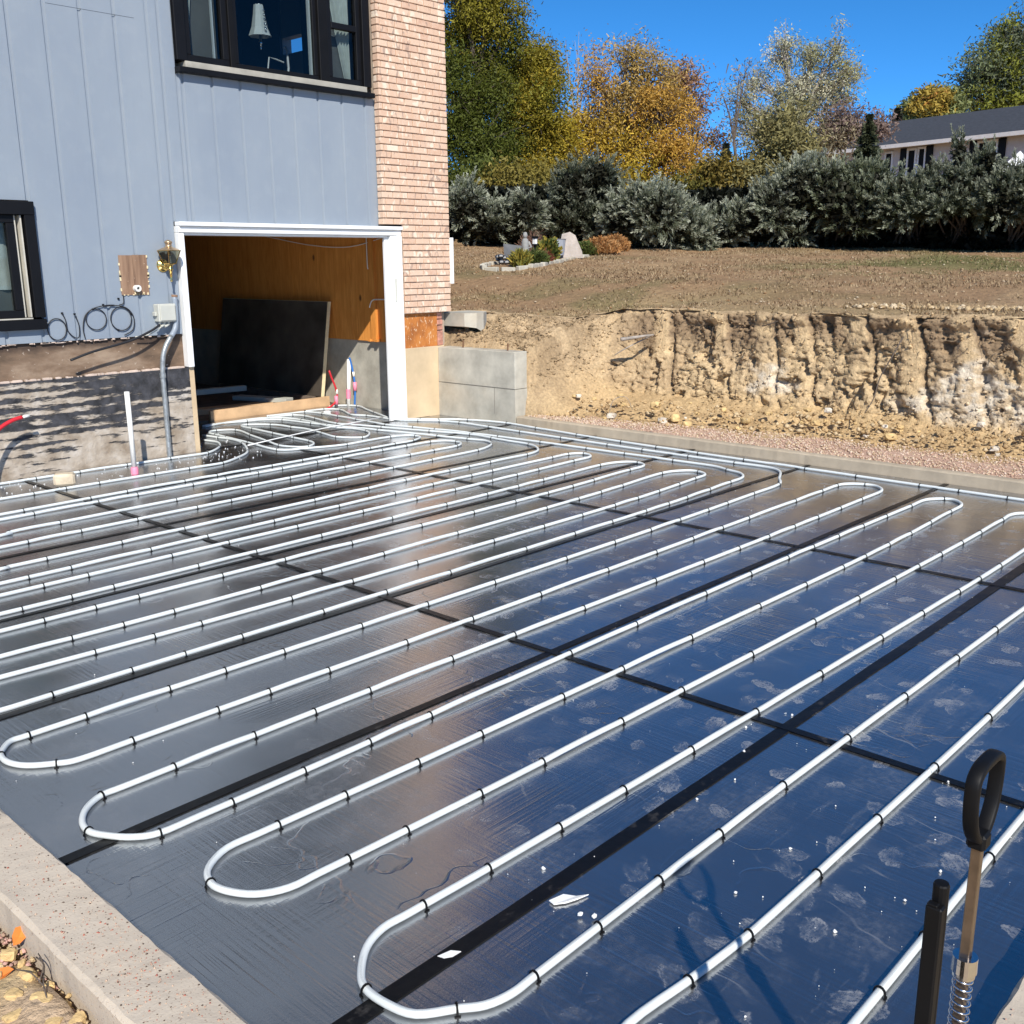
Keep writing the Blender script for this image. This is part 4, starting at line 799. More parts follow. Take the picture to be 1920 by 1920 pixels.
MB().lathe([(.045, .30), (.05, .29), (.062, .2), (.085, .08), (.118, 0), (.116, .0), (.083, .08), (.06, .2), (.044, .29)], (6.59, 9.6, 4.06), 8).build('shade', M['milk_glass'], pl_)
MB().lathe([(.0, .36), (.008, .355), (.012, .31), (.045, .302), (.045, .292)], (6.59, 9.6, 4.06), 12).build('cap', M['chrome'], pl_, True)
MB().lathe([(.012, .05), (.012, -.03), (.022, -.04), (.026, -.06), (.012, -.085), (.008, -.10), (.013, -.11), (0, -.125)], (6.59, 9.6, 4.05), 12).build('finial', M['chrome'], pl_, True)
bd = MB()
for k in range(5): bd.lathe([(0, .012), (.011, .008), (.013, 0), (.008, -.01), (0, -.012)], (6.585, 9.505-.004*k, 4.29-.045*k), 8)
tag(bd.build('beads', M['chrome'], pl_, True), None)
MB().tube([(6.59, 9.6, 4.41), (6.59, 9.6, 5.29)], .004, 6).build('cord', M['steel'], pl_)
ch = MB().tube([(6.98, 10.1, 3.72), (7.03, 10.1, 3.98), (7.12, 10.1, 3.97), (7.22, 10.1, 3.95)], .008, 6).tube([(7.25, 10.1, 3.70), (7.28, 10.1, 3.9), (7.27, 10.1, 4.08), (7.24, 10.1, 4.12)], .013, 6)
tag(ch.build('chair_back', M['white_paint']), 'thin white chair frame just showing above the upper window sill', 'chair')

# ------------------------------------------------------------------ things on the wall
pt = thing('bare_wood_patch', 'brown bare wood rectangle on the siding with a white pipe stub', 'wood patch', (4.72, 9.11, 1.7))
MB().box(4.588, 9.111, 1.53, 4.719, 9.119, 1.884).box(4.722, 9.112, 1.527, 4.86, 9.119, 1.887).build('board', M['bare_wood'], pt)
MB().lathe([(.014, .05), (.030, .05), (.030, 0), (.014, 0), (.014, .048)], (4.728, 9.112, 1.588), 16, (0, -1, 0)).build('pipe_stub', M['pvc'], pt)
MB().lathe([(0, .030), (.0138, .030)], (4.728, 9.112, 1.588), 16, (0, -1, 0)).build('pipe_bore', M['black_paint'], pt)
mb = MB()
for k in range(26):
    e = random.choice('lrb'); t_ = random.random()
    x = {'l': 4.586, 'r': 4.86, 'b': 4.588+.27*t_}[e]; z = 1.53+.35*t_ if e != 'b' else 1.526
    mb.box(x-.006, 9.108, z, x+.004+random.uniform(0, .006), 9.113, z+random.uniform(.006, .03))
tag(mb.build('torn_edge', M['foam_edge'], pt), kind='stuff')

LX, LY = 5.03, 9.0
ln = thing('wall_lantern', 'brass coach lantern on the siding left of the garage door', 'lantern', (LX-.01, 9.12, 1.79))
MB().lathe([(.062, 0), (.062, .006), (.05, .016), (.03, .022), (.024, .05), (0, .062)], (LX-.01, 9.118, 1.79), 24, (0, -1, 0)).build('backplate', M['brass'], ln, True)
MB().tube([(LX-.01, 9.07, 1.79), (LX-.004, 9.03, 1.785), (LX, LY, 1.78)], .012, 8).build('arm', M['brass'], ln, True)
MB().lathe([(0, -.135), (.010, -.13), (.012, -.12), (.008, -.11), (.016, -.03), (.024, -.022), (.024, -.012), (.014, -.005), (.03, .02), (.045, .026), (.045, .03)], (LX, LY, 1.775), 16).build('stem', M['brass'], ln, True)
zb0, zt0, rb, rt_ = 1.805, 1.925, .042, .082
cor = [(1, 1), (-1, 1), (-1, -1), (1, -1)]; cage = MB()
a45 = lambda r_, k: (LX+r_*math.cos(R(45+90*k+12)), LY+r_*math.sin(R(45+90*k+12)))
for k in range(4):
    cage.tube([(*a45(rb*1.25, k), zb0), (*a45(rt_*1.25, k), zt0)], .0045, 5)
    for r_, z_ in ((rb, zb0), (rt_, zt0)): cage.tube([(*a45(r_*1.25, k), z_), (*a45(r_*1.25, k+1), z_)], .0045, 5)
cage.build('cage', M['brass'], ln)
for k in range(4):
    p0, p1, q0, q1 = a45(rb*1.22, k), a45(rb*1.22, k+1), a45(rt_*1.22, k), a45(rt_*1.22, k+1)
    mb = MB(); mb.v = [(*p0, zb0), (*p1, zb0), (*q1, zt0), (*q0, zt0)]; mb.f = [(0, 1, 2, 3)]; mb.build('pane', M['lantern_glass'], ln)
MB().lathe([(.118*.9, 0), (.06, .022), (.036, .03), (.028, .04), (.03, .062), (.036, .068), (.034, .08), (.016, .092), (0, .096)], (LX, LY, 1.926), 16).build('crown', simple('tarnished_brass', (.5, .36, .22), .35, .25, 20, metal=.8), ln, True)
MB().lathe([(.012, 0), (.012, .07), (0, .072)], (LX, LY, 1.805), 10).build('candle', M['milk_glass'], ln)

bx = thing('junction_box', 'grey plastic utility box on the siding beside the bent conduit', 'utility box', (4.96, 9.1, 1.35))
MB().box(4.885, 9.02, 1.275, 5.065, 9.118, 1.44, .008).build('case', M['grey_plastic'], bx)
MB().box(4.898, 9.008, 1.285, 5.052, 9.019, 1.43, .006).build('lid', M['grey_plastic'], bx)
mb = MB()
for x in (4.91, 4.955, 5.0): mb.tube([(x, 9.06, 1.274), (x-.004, 9.06, 1.25), (x-.03, 9.05, 1.238), (x-.05, 9.05, 1.232)], .011, 8)
mb.box(4.862, 9.05, 1.33, 4.884, 9.10, 1.37, .004); mb.build('gland', M['grey_plastic'], bx)

cpts = [(5.088, 9.075, 1.50), (5.085, 9.07, 1.40), (5.075, 9.06, 1.29), (5.05, 9.05, 1.20), (4.98, 9.03, 1.12), (4.92, 9.02, 1.04), (4.885, 9.02, .94), (4.87, 9.02, .80), (4.868, 9.02, .5), (4.866, 9.02, .2), (4.865, 9.02, -.04)]
P = spline(cpts, 4); k = next(i for i, p in enumerate(P) if p.z < 1.14)
cdt = thing('bent_conduit', 'grey metal conduit bending down the wall to the boards, upper end painted blue', 'conduit', (4.865, 9.02, 0))
MB().tube(P[k:], .024, 12).build('lower_pipe', M['galvanised'], cdt, True)
MB().tube(P[:k+1], .0255, 12).build('painted_pipe', M['siding'], cdt, True)
MB().lathe([(.029, 0), (.029, .045)], (4.869, 9.02, .76), 12).build('coupling', M['galvanised'], cdt, True)
MB().tube([(5.088, 9.075, 1.50), (5.09, 9.075, 1.52)], .030, 9).build('ragged_rim', M['bare_wood'], cdt)

def cable(pts, r_, label, mat='rubber', extra=()):
    mb = MB().tube(spline(pts, 6), r_, 6)
    for e in extra: mb.tube(spline(e, 6), r_, 6)
    return tag(mb.build('cable', M[mat], None, True), label, 'cable', 'cables fixed to the siding')
def loop(cx, cz, rx, rz, a0=0, a1=360, y=9.105): return [(cx+rx*math.cos(R(a)), y, cz+rz*math.sin(R(a))) for a in np.linspace(a0, a1, 13)]
cable(loop(4.32, 1.325, .095, .093), .0048, 'black cable coiled as one round loop left of the bare wood patch', extra=[[(4.20, 9.103, 1.16), (4.19, 9.103, 1.25), (4.22, 9.103, 1.36), (4.30, 9.103, 1.42), (4.42, 9.103, 1.445), (4.50, 9.103, 1.445)]])
cable(loop(4.555, 1.32, .10, .105), .0048, 'black cable coiled as one round loop below the bare wood patch', extra=[[(4.40, 9.103, 1.435), (4.52, 9.103, 1.44), (4.62, 9.103, 1.41), (4.675, 9.103, 1.33), (4.66, 9.103, 1.22), (4.57, 9.103, 1.17)], [(4.55, 9.105, 1.445), (4.592, 9.105, 1.46), (4.596, 9.105, 1.535)]])
cable(loop(3.958, 1.255, .082, .093), .0048, 'black cable coiled as a loop beside the lower window corner', extra=[[(4.018, 9.105, 1.39), (4.04, 9.103, 1.33), (4.05, 9.103, 1.24), (4.10, 9.103, 1.18), (4.145, 9.103, 1.18), (4.155, 9.103, 1.28), (4.13, 9.105, 1.37)]])
cable([(4.90, 9.05, 1.25), (4.80, 9.02, 1.205), (4.62, 9.0, 1.14), (4.45, 8.99, 1.10), (4.2, 8.99, 1.05), (4.0, 9.0, .99)], .011, 'thick black cable sagging leftward from the utility box across the stained band')
cable([(4.93, 9.05, 1.24), (4.86, 9.05, 1.20), (4.78, 9.06, 1.165), (4.66, 9.08, 1.15)], .006, 'thin grey cable drooping just under the utility box', 'grey_plastic')
st = MB()
for x, z in ((4.02, 1.392), (4.55, 1.50), (4.588, 1.70), (4.3, 1.415), (4.40, 1.45), (4.66, 1.36), (4.52, 1.22), (4.13, 1.38)): st.box(x-.008, 9.103, z-.008, x+.008, 9.119, z+.008, .002)
tag(st.build('cable_clips', M['black_plastic']), 'small black clips holding the cables to the siding', 'clips', kind='stuff')

# ------------------------------------------------------------------ things by the wall and in the garage
st_ = thing('standpipe', 'white plastic pipe standing upright by the tarred wall', 'pipe', (4.246, 8.518, 0))
MB().tube([(4.248, 8.518, .06), (4.246, 8.518, .728)], .022, 16).build('pipe', M['pvc'], st_, True)
MB().lathe([(.034, -.005), (.034, .045), (.026, .062), (.023, .062)], (4.248, 8.518, 0), 14).build('tape_wrap', M['pink_tape'], st_, True)
def rock(name, label, cat, c, r_, mat, group=None, seed=0, sub=2, flat=1, rot=0):
    bm = bmesh.new(); bmesh.ops.create_icosphere(bm, subdivisions=sub, radius=1)
    for v in bm.verts:
        n_ = mnoise.noise(v.co*1.3+Vector((seed*3.1, seed, 0)))*.45+mnoise.noise(v.co*3.1+Vector((seed, 0, seed*2.)))*.16
        q = v.co*(1+n_); q = Vector([max(-.8, min(.8, t)) for t in q]); v.co = Vector((q.x*r_[0], q.y*r_[1], q.z*r_[2]))
    bm.transform(Matrix.Rotation(rot, 4, 'Z')); me = bpy.data.meshes.new(name); bm.to_mesh(me); bm.free()
    o = link_mesh(name, me, None, mat); o.location = c; return tag(o, label, cat, group)
blk = MB().box(-.085, -.06, 0, .085, .06, .10, .018)
o = tag(blk.build('concrete_block', M['tan_concrete']), 'tan concrete lump lying on the tubes below the tarred wall', 'concrete lump'); o.location = (3.60, 8.46, .012); o.rotation_euler = (0, 0, -.5)
rt2 = thing('red_tube', 'red tube with a white end curving up by the tarred wall at the left edge', 'tube', (3.2, 8.85, 0))
P = spline([(3.0, 8.75, .05), (3.12, 8.82, .32), (3.27, 8.88, .47), (3.40, 8.9, .535), (3.49, 8.9, .555)], 4)
MB().tube(P, .017, 10).build('sleeve', M['red_plastic'], rt2, True); MB().tube([(3.49, 8.9, .555), (3.55, 8.9, .562)], .012, 10).build('tube_end', M['pvc'], rt2, True)

mf = thing('riser_pipe', 'white plastic riser with pink tape standing inside the garage', 'pipe', (8.205, 10.490, 0))
MB().tube([(8.200, 10.490, 0), (8.240, 10.490, .60)], .026, 14).build('pipe', M['pvc'], mf, True)
MB().lathe([(.029, 0), (.029, .12)], (8.205, 10.490, .10), 14).lathe([(.0295, 0), (.0295, .05)], (8.209, 10.490, .14), 14).build('tape_wrap', M['pink_tape'], mf, True)
for pts, mat, lab in (([(8.275, 10.460, 0), (8.285, 10.450, .2), (8.275, 10.450, .38), (8.245, 10.460, .56), (8.225, 10.460, .62)], 'blue_plastic', 'blue water tube strapped to the white riser in the garage'),
                      ([(7.835, 10.480, .005), (7.935, 10.480, .04), (8.015, 10.480, .12), (8.005, 10.480, .24), (7.955, 10.490, .38), (7.925, 10.500, .48)], 'red_plastic', 'red water tube rising beside the white riser in the garage')):
    t_ = thing('water_tube', lab, 'tube', pts[0]); P = spline(pts, 4)
    MB().tube(P, .013, 8).build('tube', M[mat], t_, True)
    q = P[len(P)//3]; MB().tube([q-Vector((.0, 0, .05)), q+Vector((0, 0, .06))], .024, 10).build('tape_wrap', M['pink_tape'], t_, True)
    q = P[len(P)//2]; MB().tube([q, q+Vector((-.006, 0, .06))], .016, 8).build('fitting', M['pvc'], t_, True)
sb = MB().box(6.36, 10.745, -.02, 8.10, 10.785, .118, .004)
tag(sb.build('sill_board', M['lumber']), 'pale timber board edging the boards inside the garage', 'board')
pn = thing('leaning_foam_board', 'large black faced foam sheet leaning on the garage side wall', 'foam sheet', (8.1, 12, .1))
def panel(x0b, x0t, x1b, x1t, y0, y1, z0, z1):
    mb = MB(); mb.v = [(x0b, y0, z0), (x1b, y0, z0), (x1b, y1, z0), (x0b, y1, z0), (x0t, y0, z1), (x1t, y0, z1), (x1t, y1, z1), (x0t, y1, z1)]
    mb.f = [(0, 3, 2, 1), (4, 5, 6, 7), (0, 1, 5, 4), (1, 2, 6, 5), (2, 3, 7, 6), (3, 0, 4, 7)]; return mb
panel(8.006, 8.186, 8.056, 8.236, 10.80, 13.24, .115, 1.315).build('foam_core', M['foam_edge'], pn)
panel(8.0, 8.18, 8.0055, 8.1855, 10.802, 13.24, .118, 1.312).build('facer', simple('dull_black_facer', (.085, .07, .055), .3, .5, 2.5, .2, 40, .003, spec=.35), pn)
MB().box(7.94, 10.92, .0, 8.10, 13.1, .112).build('packing', M['dark_floor'], pn)
def plank(name, label, a, b, w_, h, z, mat):
    a, b = Vector((*a, z)), Vector((*b, z)); d = b-a; L = d.length
    o = tag(MB().box(0, -w_/2, 0, L, w_/2, h, .004).build(name, M[mat]), label, 'board'); o.location = a; o.rotation_euler = (0, 0, math.atan2(d.y, d.x)); return o
plank('foam_strip', 'white strip lying on the garage floor near the leaning foam sheet', (6.6, 12.1), (7.65, 12.0), .1, .07, .14, 'grey_plastic')
plank('foam_strip', 'short grey strip resting behind the timber sill board', (7.35, 11.75), (7.62, 10.95), .16, .055, .07, 'grey_plastic')
plank('floor_lumber', 'dark timber lying behind the sill board in the garage', (6.2, 11.4), (7.5, 11.2), .2, .07, .0, 'lumber')
ht = thing('wall_heater', 'white appliance hanging in the dark garage', 'appliance', (6.9, 13.2, 1.4))
MB().box(6.98, 13.2, 1.45, 7.42, 13.5, 2.02, .02).build('case', simple('grey_enamel', (.5, .5, .48), .5), ht); MB().box(7.0, 13.19, 1.34, 7.40, 13.4, 1.43, .01).build('panel', simple('grey_enamel2', (.42, .42, .4), .5), ht)
cb = thing('storage_cabinet', 'dark brown cabinet standing in the garage shadow', 'cabinet', (6.9, 13.3, 0))
MB().box(6.7, 13.3, .0, 7.35, 13.9, 1.1, .01).build('case', simple('brown_board', (.14, .11, .08), .7), cb); MB().box(6.72, 13.285, .05, 7.02, 13.3, 1.05, .004).box(7.03, 13.285, .05, 7.33, 13.3, 1.05, .004).build('door', simple('brown_door', (.17, .135, .1), .7), cb)
gw = MB().tube(spline([(8.27, 13.1, 2.26), (8.268, 12.2, 2.15), (8.265, 11.2, 2.02), (8.265, 10.4, 1.99), (8.26, 9.7, 2.10)], 6), .006, 5)
tag(gw.build('hanging_wire', M['pvc'], None, True), 'thin pale wire sagging along the plywood wall', 'wire')
gw = MB().tube(spline([(8.235, 10.03, 1.26), (8.235, 9.98, 1.34), (8.235, 9.85, 1.36), (8.26, 9.4, 1.36)], 5), .008, 6).tube(spline([(8.235, 10.04, 2.3), (8.235, 10.04, 1.8), (8.235, 10.03, 1.72)], 4), .007, 6)
tag(gw.build('wall_cable', M['pvc'], None, True), 'white cable stapled to the stud on the plywood wall', 'cable')
tr = MB().box(7.9, 9.33, 2.16, 8.27, 9.37, 2.2).tube([(8.15, 9.4, 2.17), (8.15, 10.2, 2.17)], .02, 6).box(8.10, 9.36, 2.10, 8.18, 9.44, 2.17, .01)
tag(tr.build('door_track', M['galvanised']), 'metal door track bracket under the garage door head', 'door track')

# ------------------------------------------------------------------ low wing wall and broken walk
ww = thing('wing_wall', 'low grey concrete wing wall joining the house corner to the cut bank', 'concrete wall', (8.55, 8.4, 0))
MB().box(8.452, 7.80, -.3, 8.655, 9.049, .395).box(8.452, 7.80, .398, 8.655, 9.049, .815, .006).build('wall', M['grey_concrete'], ww)
MB().box(8.4505, 7.80, .394, 8.4525, 9.0, .399).box(8.4505, 8.118, .10, 8.4525, 8.124, .393).build('joint', simple('joint_line', (.2, .18, .15), .9), ww)
for y in (8.72, 8.0): MB().tube([(8.55, y, .80), (8.55, y-.005, .90)], .009, 6).build('bar_end', simple('rusty_steel', (.16, .08, .04), .8), ww)
sl_ = MB(); prof = [(8.66, 9.3), (8.66, 8.80), (8.78, 8.72), (8.92, 8.74), (9.05, 8.84), (9.16, 8.92), (9.22, 9.3)]
for (x, y), zb_ in zip(prof, (1.05, 1.05, 1.03, .97, 1.0, 1.05, 1.05)): sl_.v += [(x, y, zb_), (x+random.uniform(-.01, .01), y+random.uniform(-.01, .01), 1.205)]
m = len(prof); sl_.f = [(2*i, 2*((i+1) % m), 2*((i+1) % m)+1, 2*i+1) for i in range(m)]+[tuple(2*i+1 for i in range(m)), tuple(2*i for i in reversed(range(m)))]
tag(sl_.build('broken_walk', M['grey_concrete']), 'broken corner of a concrete walk jutting out beside the brick corner', 'concrete slab')

# ------------------------------------------------------------------ foreground: stapling tool, scraps, clods
ts_ = thing('tubing_stapler', 'black and steel stand up tubing stapler with a D handle standing on the front form', 'stapler', (1.68, .475, .1))
TX, TY = 1.675, .482
hp = [(-.012, 0), (-.024, .012), (-.037, .036), (-.043, .066), (-.044, .092), (-.040, .112), (-.024, .122), (0, .124), (.024, .122), (.040, .112), (.044, .092), (.043, .066), (.037, .036), (.024, .012), (.012, 0)]
hb = MB(); HP = spline([(TX+a*1.36, TY, .860+b*1.12) for a, b in hp], 3)
k0 = len(hb.v)
for i, p in enumerate(HP):
    t_ = (HP[min(i+1, len(HP)-1)]-HP[max(i-1, 0)]).normalized(); nn = Vector((-t_.z, 0, t_.x))
    grip = 1.2 if p.z > .968 else 1
    for j in range(12):
        a = 2*math.pi*j/12; ca, sa = math.cos(a), math.sin(a)
        sq = lambda v: math.copysign(abs(v)**.6, v)
        hb.v.append(tuple(p+nn*(sq(ca)*.0072*grip)+Vector((0, sq(sa)*.0125, 0))))
L = len(HP)
for i in range(L-1):
    for j in range(12): hb.f.append((i*12+j, i*12+(j+1) % 12, (i+1)*12+(j+1) % 12, (i+1)*12+j))
hb.f.append(tuple(range(12))); hb.f.append(tuple((L-1)*12+j for j in reversed(range(12))))
hb.build('handle', M['black_plastic'], ts_, True)
MB().box(TX-.017, TY-.016, .838, TX+.017, TY+.016, .868, .005).build('ferrule', M['black_plastic'], ts_)
MB().box(TX-.0085, TY-.0085, .12, TX+.0085, TY+.0085, .84, .0015).build('shaft', M['steel'], ts_)
MB().lathe([(.010, .625), (.021, .625), (.021, .612), (.0215, .595), (.019, .594), (.019, .585), (.010, .585)], (TX, TY, 0), 20).build('collar', M['chrome'], ts_, False)
MB().tube([(TX+.0155*math.cos(t_*.45), TY+.0155*math.sin(t_*.45), .588-t_*.0011) for t_ in range(0, 340)], .0024, 6).build('spring', M['chrome'], ts_, True)
MX = 1.502
mg = MB().box(MX-.017, TY-.013, .12, MX+.004, TY+.013, .818, .003)
mg.lathe([(.0, .85), (.011, .849), (.0125, .846), (.0125, .12)], (MX+.0105, TY, 0), 14).box(MX-.0165, TY-.005, .818, MX-.004, TY+.011, .822, .001)
mg.build('magazine', M['black_plastic'], ts_)
MB().box(MX-.03, TY-.022, .50, MX+.035, TY+.022, .552, .004).box(MX-.02, TY-.016, .13, TX+.02, TY+.016, .19, .004).box(MX-.05, TY-.04, .102, TX+.05, TY+.04, .13, .006).build('body', M['black_plastic'], ts_)

def scrap(name, label, pts, mat, cat):
    n_ = len(pts); mb = MB(); c = Vector((sum(p[0] for p in pts)/n_, sum(p[1] for p in pts)/n_, 0))
    mb.v = [(*p, .0045+random.uniform(0, .006)) for p in pts]+[(p[0], p[1], .004) for p in pts]
    mb.f = [tuple(range(n_)), tuple(range(2*n_-1, n_-1, -1))]+[(i, n_+i, n_+(i+1) % n_, (i+1) % n_) for i in range(n_)]
    return tag(mb.build(name, mat), label, cat)
scrap('torn_label', 'torn white label stuck beside the wide black seam tape', [(1.985, 1.712), (2.035, 1.70), (2.055, 1.668), (2.085, 1.645), (2.045, 1.655), (2.01, 1.668), (1.98, 1.69)], M['white_paint'], 'label')
scrap('foam_chip', 'white flake by the tape inside the nearest tube loop', [(1.60, 1.775), (1.64, 1.765), (1.655, 1.74), (1.625, 1.742), (1.605, 1.755)], M['crumb'], 'foam chip')
for k, (x, y, l) in enumerate(((1.99, 1.60, 'white foam chip touching the tube near the torn label'), (2.01, 1.565, 'small white foam chip lying just past the tube near the torn label'), (7.60, 10.15, 'round white plastic cap lying among the tubes in the garage opening'))):
    rock('foam_chip', l, 'foam chip', (x, y, .012), (.009, .007, .006) if k < 2 else (.05, .045, .035), M['crumb'], None, 40+k, 2)
CL = 'tan clod of soil in the rubble outside the near form'
spots = [(.81, 2.36, .045), (.83, 2.50, .036), (.77, 2.44, .04), (.84, 2.24, .034), (.79, 2.26, .04), (.74, 2.36, .034), (.83, 2.62, .03), (.77, 2.56, .03), (.85, 2.42, .022), (.70, 2.27, .035), (.76, 2.17, .032), (.84, 2.15, .024), (.80, 2.69, .028), (.72, 2.48, .03), (.67, 2.40, .03), (.85, 2.32, .018), (.81, 2.30, .02), (.80, 2.46, .018), (.84, 2.56, .018), (.79, 2.36, .02)]
for k, (x, y, r_) in enumerate(spots):
    rock('soil_clod', CL, 'soil clod', (x-.01, y, .008+r_*.22), (r_*.82, r_*random.uniform(.55, .78), r_*random.uniform(.42, .66)), M['soil_clod'], 'soil clods outside the near form', k+3, 3, 1, random.uniform(0, 3))
n = 3200; scatter('rubble_crumbs', np.stack([RNG.uniform(.45, .862, n), RNG.uniform(1.9, 3.3, n), RNG.uniform(-.02, .012, n)], 1), RNG.uniform(.003, .013, n), np.array([(.5, .36, .18), (.58, .44, .26), (.42, .28, .2), (.6, .36, .3)])[RNG.integers(0, 4, n)], M['earth'])
lf = MB(); lf.v = [(0, 0, 0), (.025, .018, .008), (.05, .022, .018), (.075, .006, .01), (.07, -.012, .02), (.035, -.02, .012), (.012, -.014, .006), (.038, 0, -.002)]
lf.f = [(7, i, (i+1) % 7) for i in range(7)]
o = tag(lf.build('fallen_leaf', simple('orange_leaf', (.62, .2, .04), .6, .2)), 'curled orange leaf on the rubble outside the near form', 'leaf'); o.location = (.835, 2.62, .035); o.rotation_euler = (.5, -.3, .6); o.scale = (.75, .9, 1)
o2 = o.copy(); COL.objects.link(o2); o2['label'] = 'brownish orange leaf curled just below the brightest leaf on the rubble'; o2.location = (.80, 2.53, .03); o2.rotation_euler = (-.6, .5, 2.4); o2.scale = (.9, .8, 1)
tw = MB().tube(spline([(.80, 2.30, .02), (.815, 2.38, .05), (.85, 2.46, .05), (.855, 2.52, .04)], 4), .0022, 5).tube(spline([(.815, 2.38, .05), (.81, 2.44, .06), (.79, 2.48, .06)], 4), .0018, 5).tube(spline([(.812, 2.40, .05), (.835, 2.42, .08), (.84, 2.46, .09)], 4), .0016, 5)
tag(tw.build('twig', M['bark'], None, True), 'thin forked dry twig on the rubble outside the near form', 'twig')

# clods and stones at the foot of the bank, roots sticking out of it
for k in range(64):
    y = random.uniform(2.0, 7.6); r_ = random.choice([.022, .026, .032, .04, .05, .065])*random.uniform(.8, 1.15); xb_ = float(np.interp(y, BY, XB)); u = random.uniform(.0, .42)**1.0
    white_ = random.random() < .22
    rock('pale_stone' if white_ else 'soil_clod', 'chalky white stone fallen at the foot of the cut bank' if white_ else 'ochre clod fallen at the foot of the cut bank', 'stone' if white_ else 'soil clod',
         (xb_+u, y, .10+max(0, u-.05)*.55+r_*.25), (r_, r_*random.uniform(.7, 1.1), r_*random.uniform(.5, .8)), M['pale_stone'] if white_ else M['soil_clod'], 'chalky stones below the bank' if white_ else 'clods below the bank', k, 2, 1, random.uniform(0, 3))
for lab, pts, r_ in (('pale broken root stub jutting from the cut bank', [(9.9, 6.95, .96), (9.72, 7.0, .95), (9.62, 7.1, .93), (9.55, 7.16, .92)], [.012, .018, .022, .024]),
                     ('dark thin root slanting below the pale root stub', [(9.9, 7.0, .94), (9.66, 7.15, .82), (9.58, 7.27, .73)], [.008, .007, .005]),
                     ('long hair thin root hanging down the cut bank at the right', [(9.7, 3.95, 1.08), (9.6, 4.0, .9), (9.55, 4.08, .7), (9.48, 4.1, .5), (9.44, 4.16, .36)], [.007, .006, .006, .005, .004]),
                     ('dark root crossing the topsoil at the upper bank', [(9.8, 5.5, 1.12), (9.6, 5.35, 1.14), (9.58, 5.2, 1.19)], [.006, .006, .004]),
                     ('pale bent grass stalk at the toe of the bank', [(9.0, 6.9, .1), (9.02, 6.85, .3), (9.08, 6.72, .34), (9.12, 6.66, .2)], [.004, .004, .003, .002])):
    P = spline(pts, 4); rr = list(np.interp(np.linspace(0, 1, len(P)), np.linspace(0, 1, len(r_)), r_))
    tag(MB().tube(P, rr, 6).build('root', M['pale_bark'] if 'pale' in lab else M['bark'], None, True), lab, 'root')

# ------------------------------------------------------------------ lawn litter
def ground_at(px, py, d0=9, d1=27.5):
    for d in np.arange(d0, d1, .06):
        p = at(px, py, d)
        if p.z <= float(lawn_z(p.x, p.y)): return Vector((p.x, p.y, float(lawn_z(p.x, p.y))))
    p = at(px, py, d1); return Vector((p.x, p.y, float(lawn_z(p.x, p.y))))
def polar(n, d0, d1, h0, h1):
    d = np.sqrt(RNG.uniform(d0**2, d1**2, n)); h = np.radians(RNG.uniform(h0, h1, n)); x, y = d*np.cos(h), d*np.sin(h)
    k = x > np.interp(y, BY, XT)+.2; return x[k], y[k]
x, y = polar(70000, 10.5, 25.5, 12, 46.3); n = len(x)
keep = fbm(np.stack([x*1.3, y*1.3], 1), 3, 66) > RNG.uniform(.3, .62, n); x, y = x[keep], y[keep]; n = len(x)
z = lawn_z(x, y); a = RNG.uniform(0, 6.28, n); hgt = RNG.uniform(.015, .045, n); wd = RNG.uniform(.006, .014, n); ln_ = RNG.uniform(.01, .06, n)
V = np.stack([np.stack([x-np.sin(a)*wd, y+np.cos(a)*wd, z-.005], 1), np.stack([x+np.sin(a)*wd, y-np.cos(a)*wd, z-.005], 1), np.stack([x+np.cos(a)*ln_, y+np.sin(a)*ln_, z+hgt], 1)], 1)
gcol = np.array([(.34, .235, .14), (.42, .31, .18), (.28, .19, .11), (.46, .35, .21)])[RNG.integers(0, 4, n)]
gm = sstep(15.5, 18.5, np.hypot(x, y))*sstep(.3, .9, (11-y)/4)*(fbm(np.stack([x*.55, y*.55], 1), 4, 21) > .42)
gcol = lerp3(gm*.6*(RNG.uniform(0, 1, n) < .8), gcol, (.12, .17, .04))
tag(np_mesh('dry_grass', V.reshape(-1, 3), np.arange(3*n).reshape(-1, 3), M['leaf'], tint=np.repeat(gcol, 3, 0)), kind='stuff')
x, y = polar(1500, 10.4, 25, 12, 46.3); n = len(x)
scatter('leaf_litter', np.stack([x, y, lawn_z(x, y)+.012], 1), RNG.uniform(.008, .026, n), np.array([(.58, .46, .31), (.5, .36, .22), (.62, .52, .38), (.36, .2, .1)])[RNG.integers(0, 4, n)], M['gravel'], .35)
n = 420; yy = RNG.uniform(2.2, 5.2, n); xx = np.interp(yy, BY, XT)+RNG.normal(1.5, .25, n)
scatter('spoil_lumps', np.stack([xx, yy, lawn_z(xx, yy)+.02], 1), RNG.uniform(.01, .05, n), np.array([(.5, .37, .21), (.38, .27, .15), (.6, .48, .32)])[RNG.integers(0, 3, n)], M['earth'])

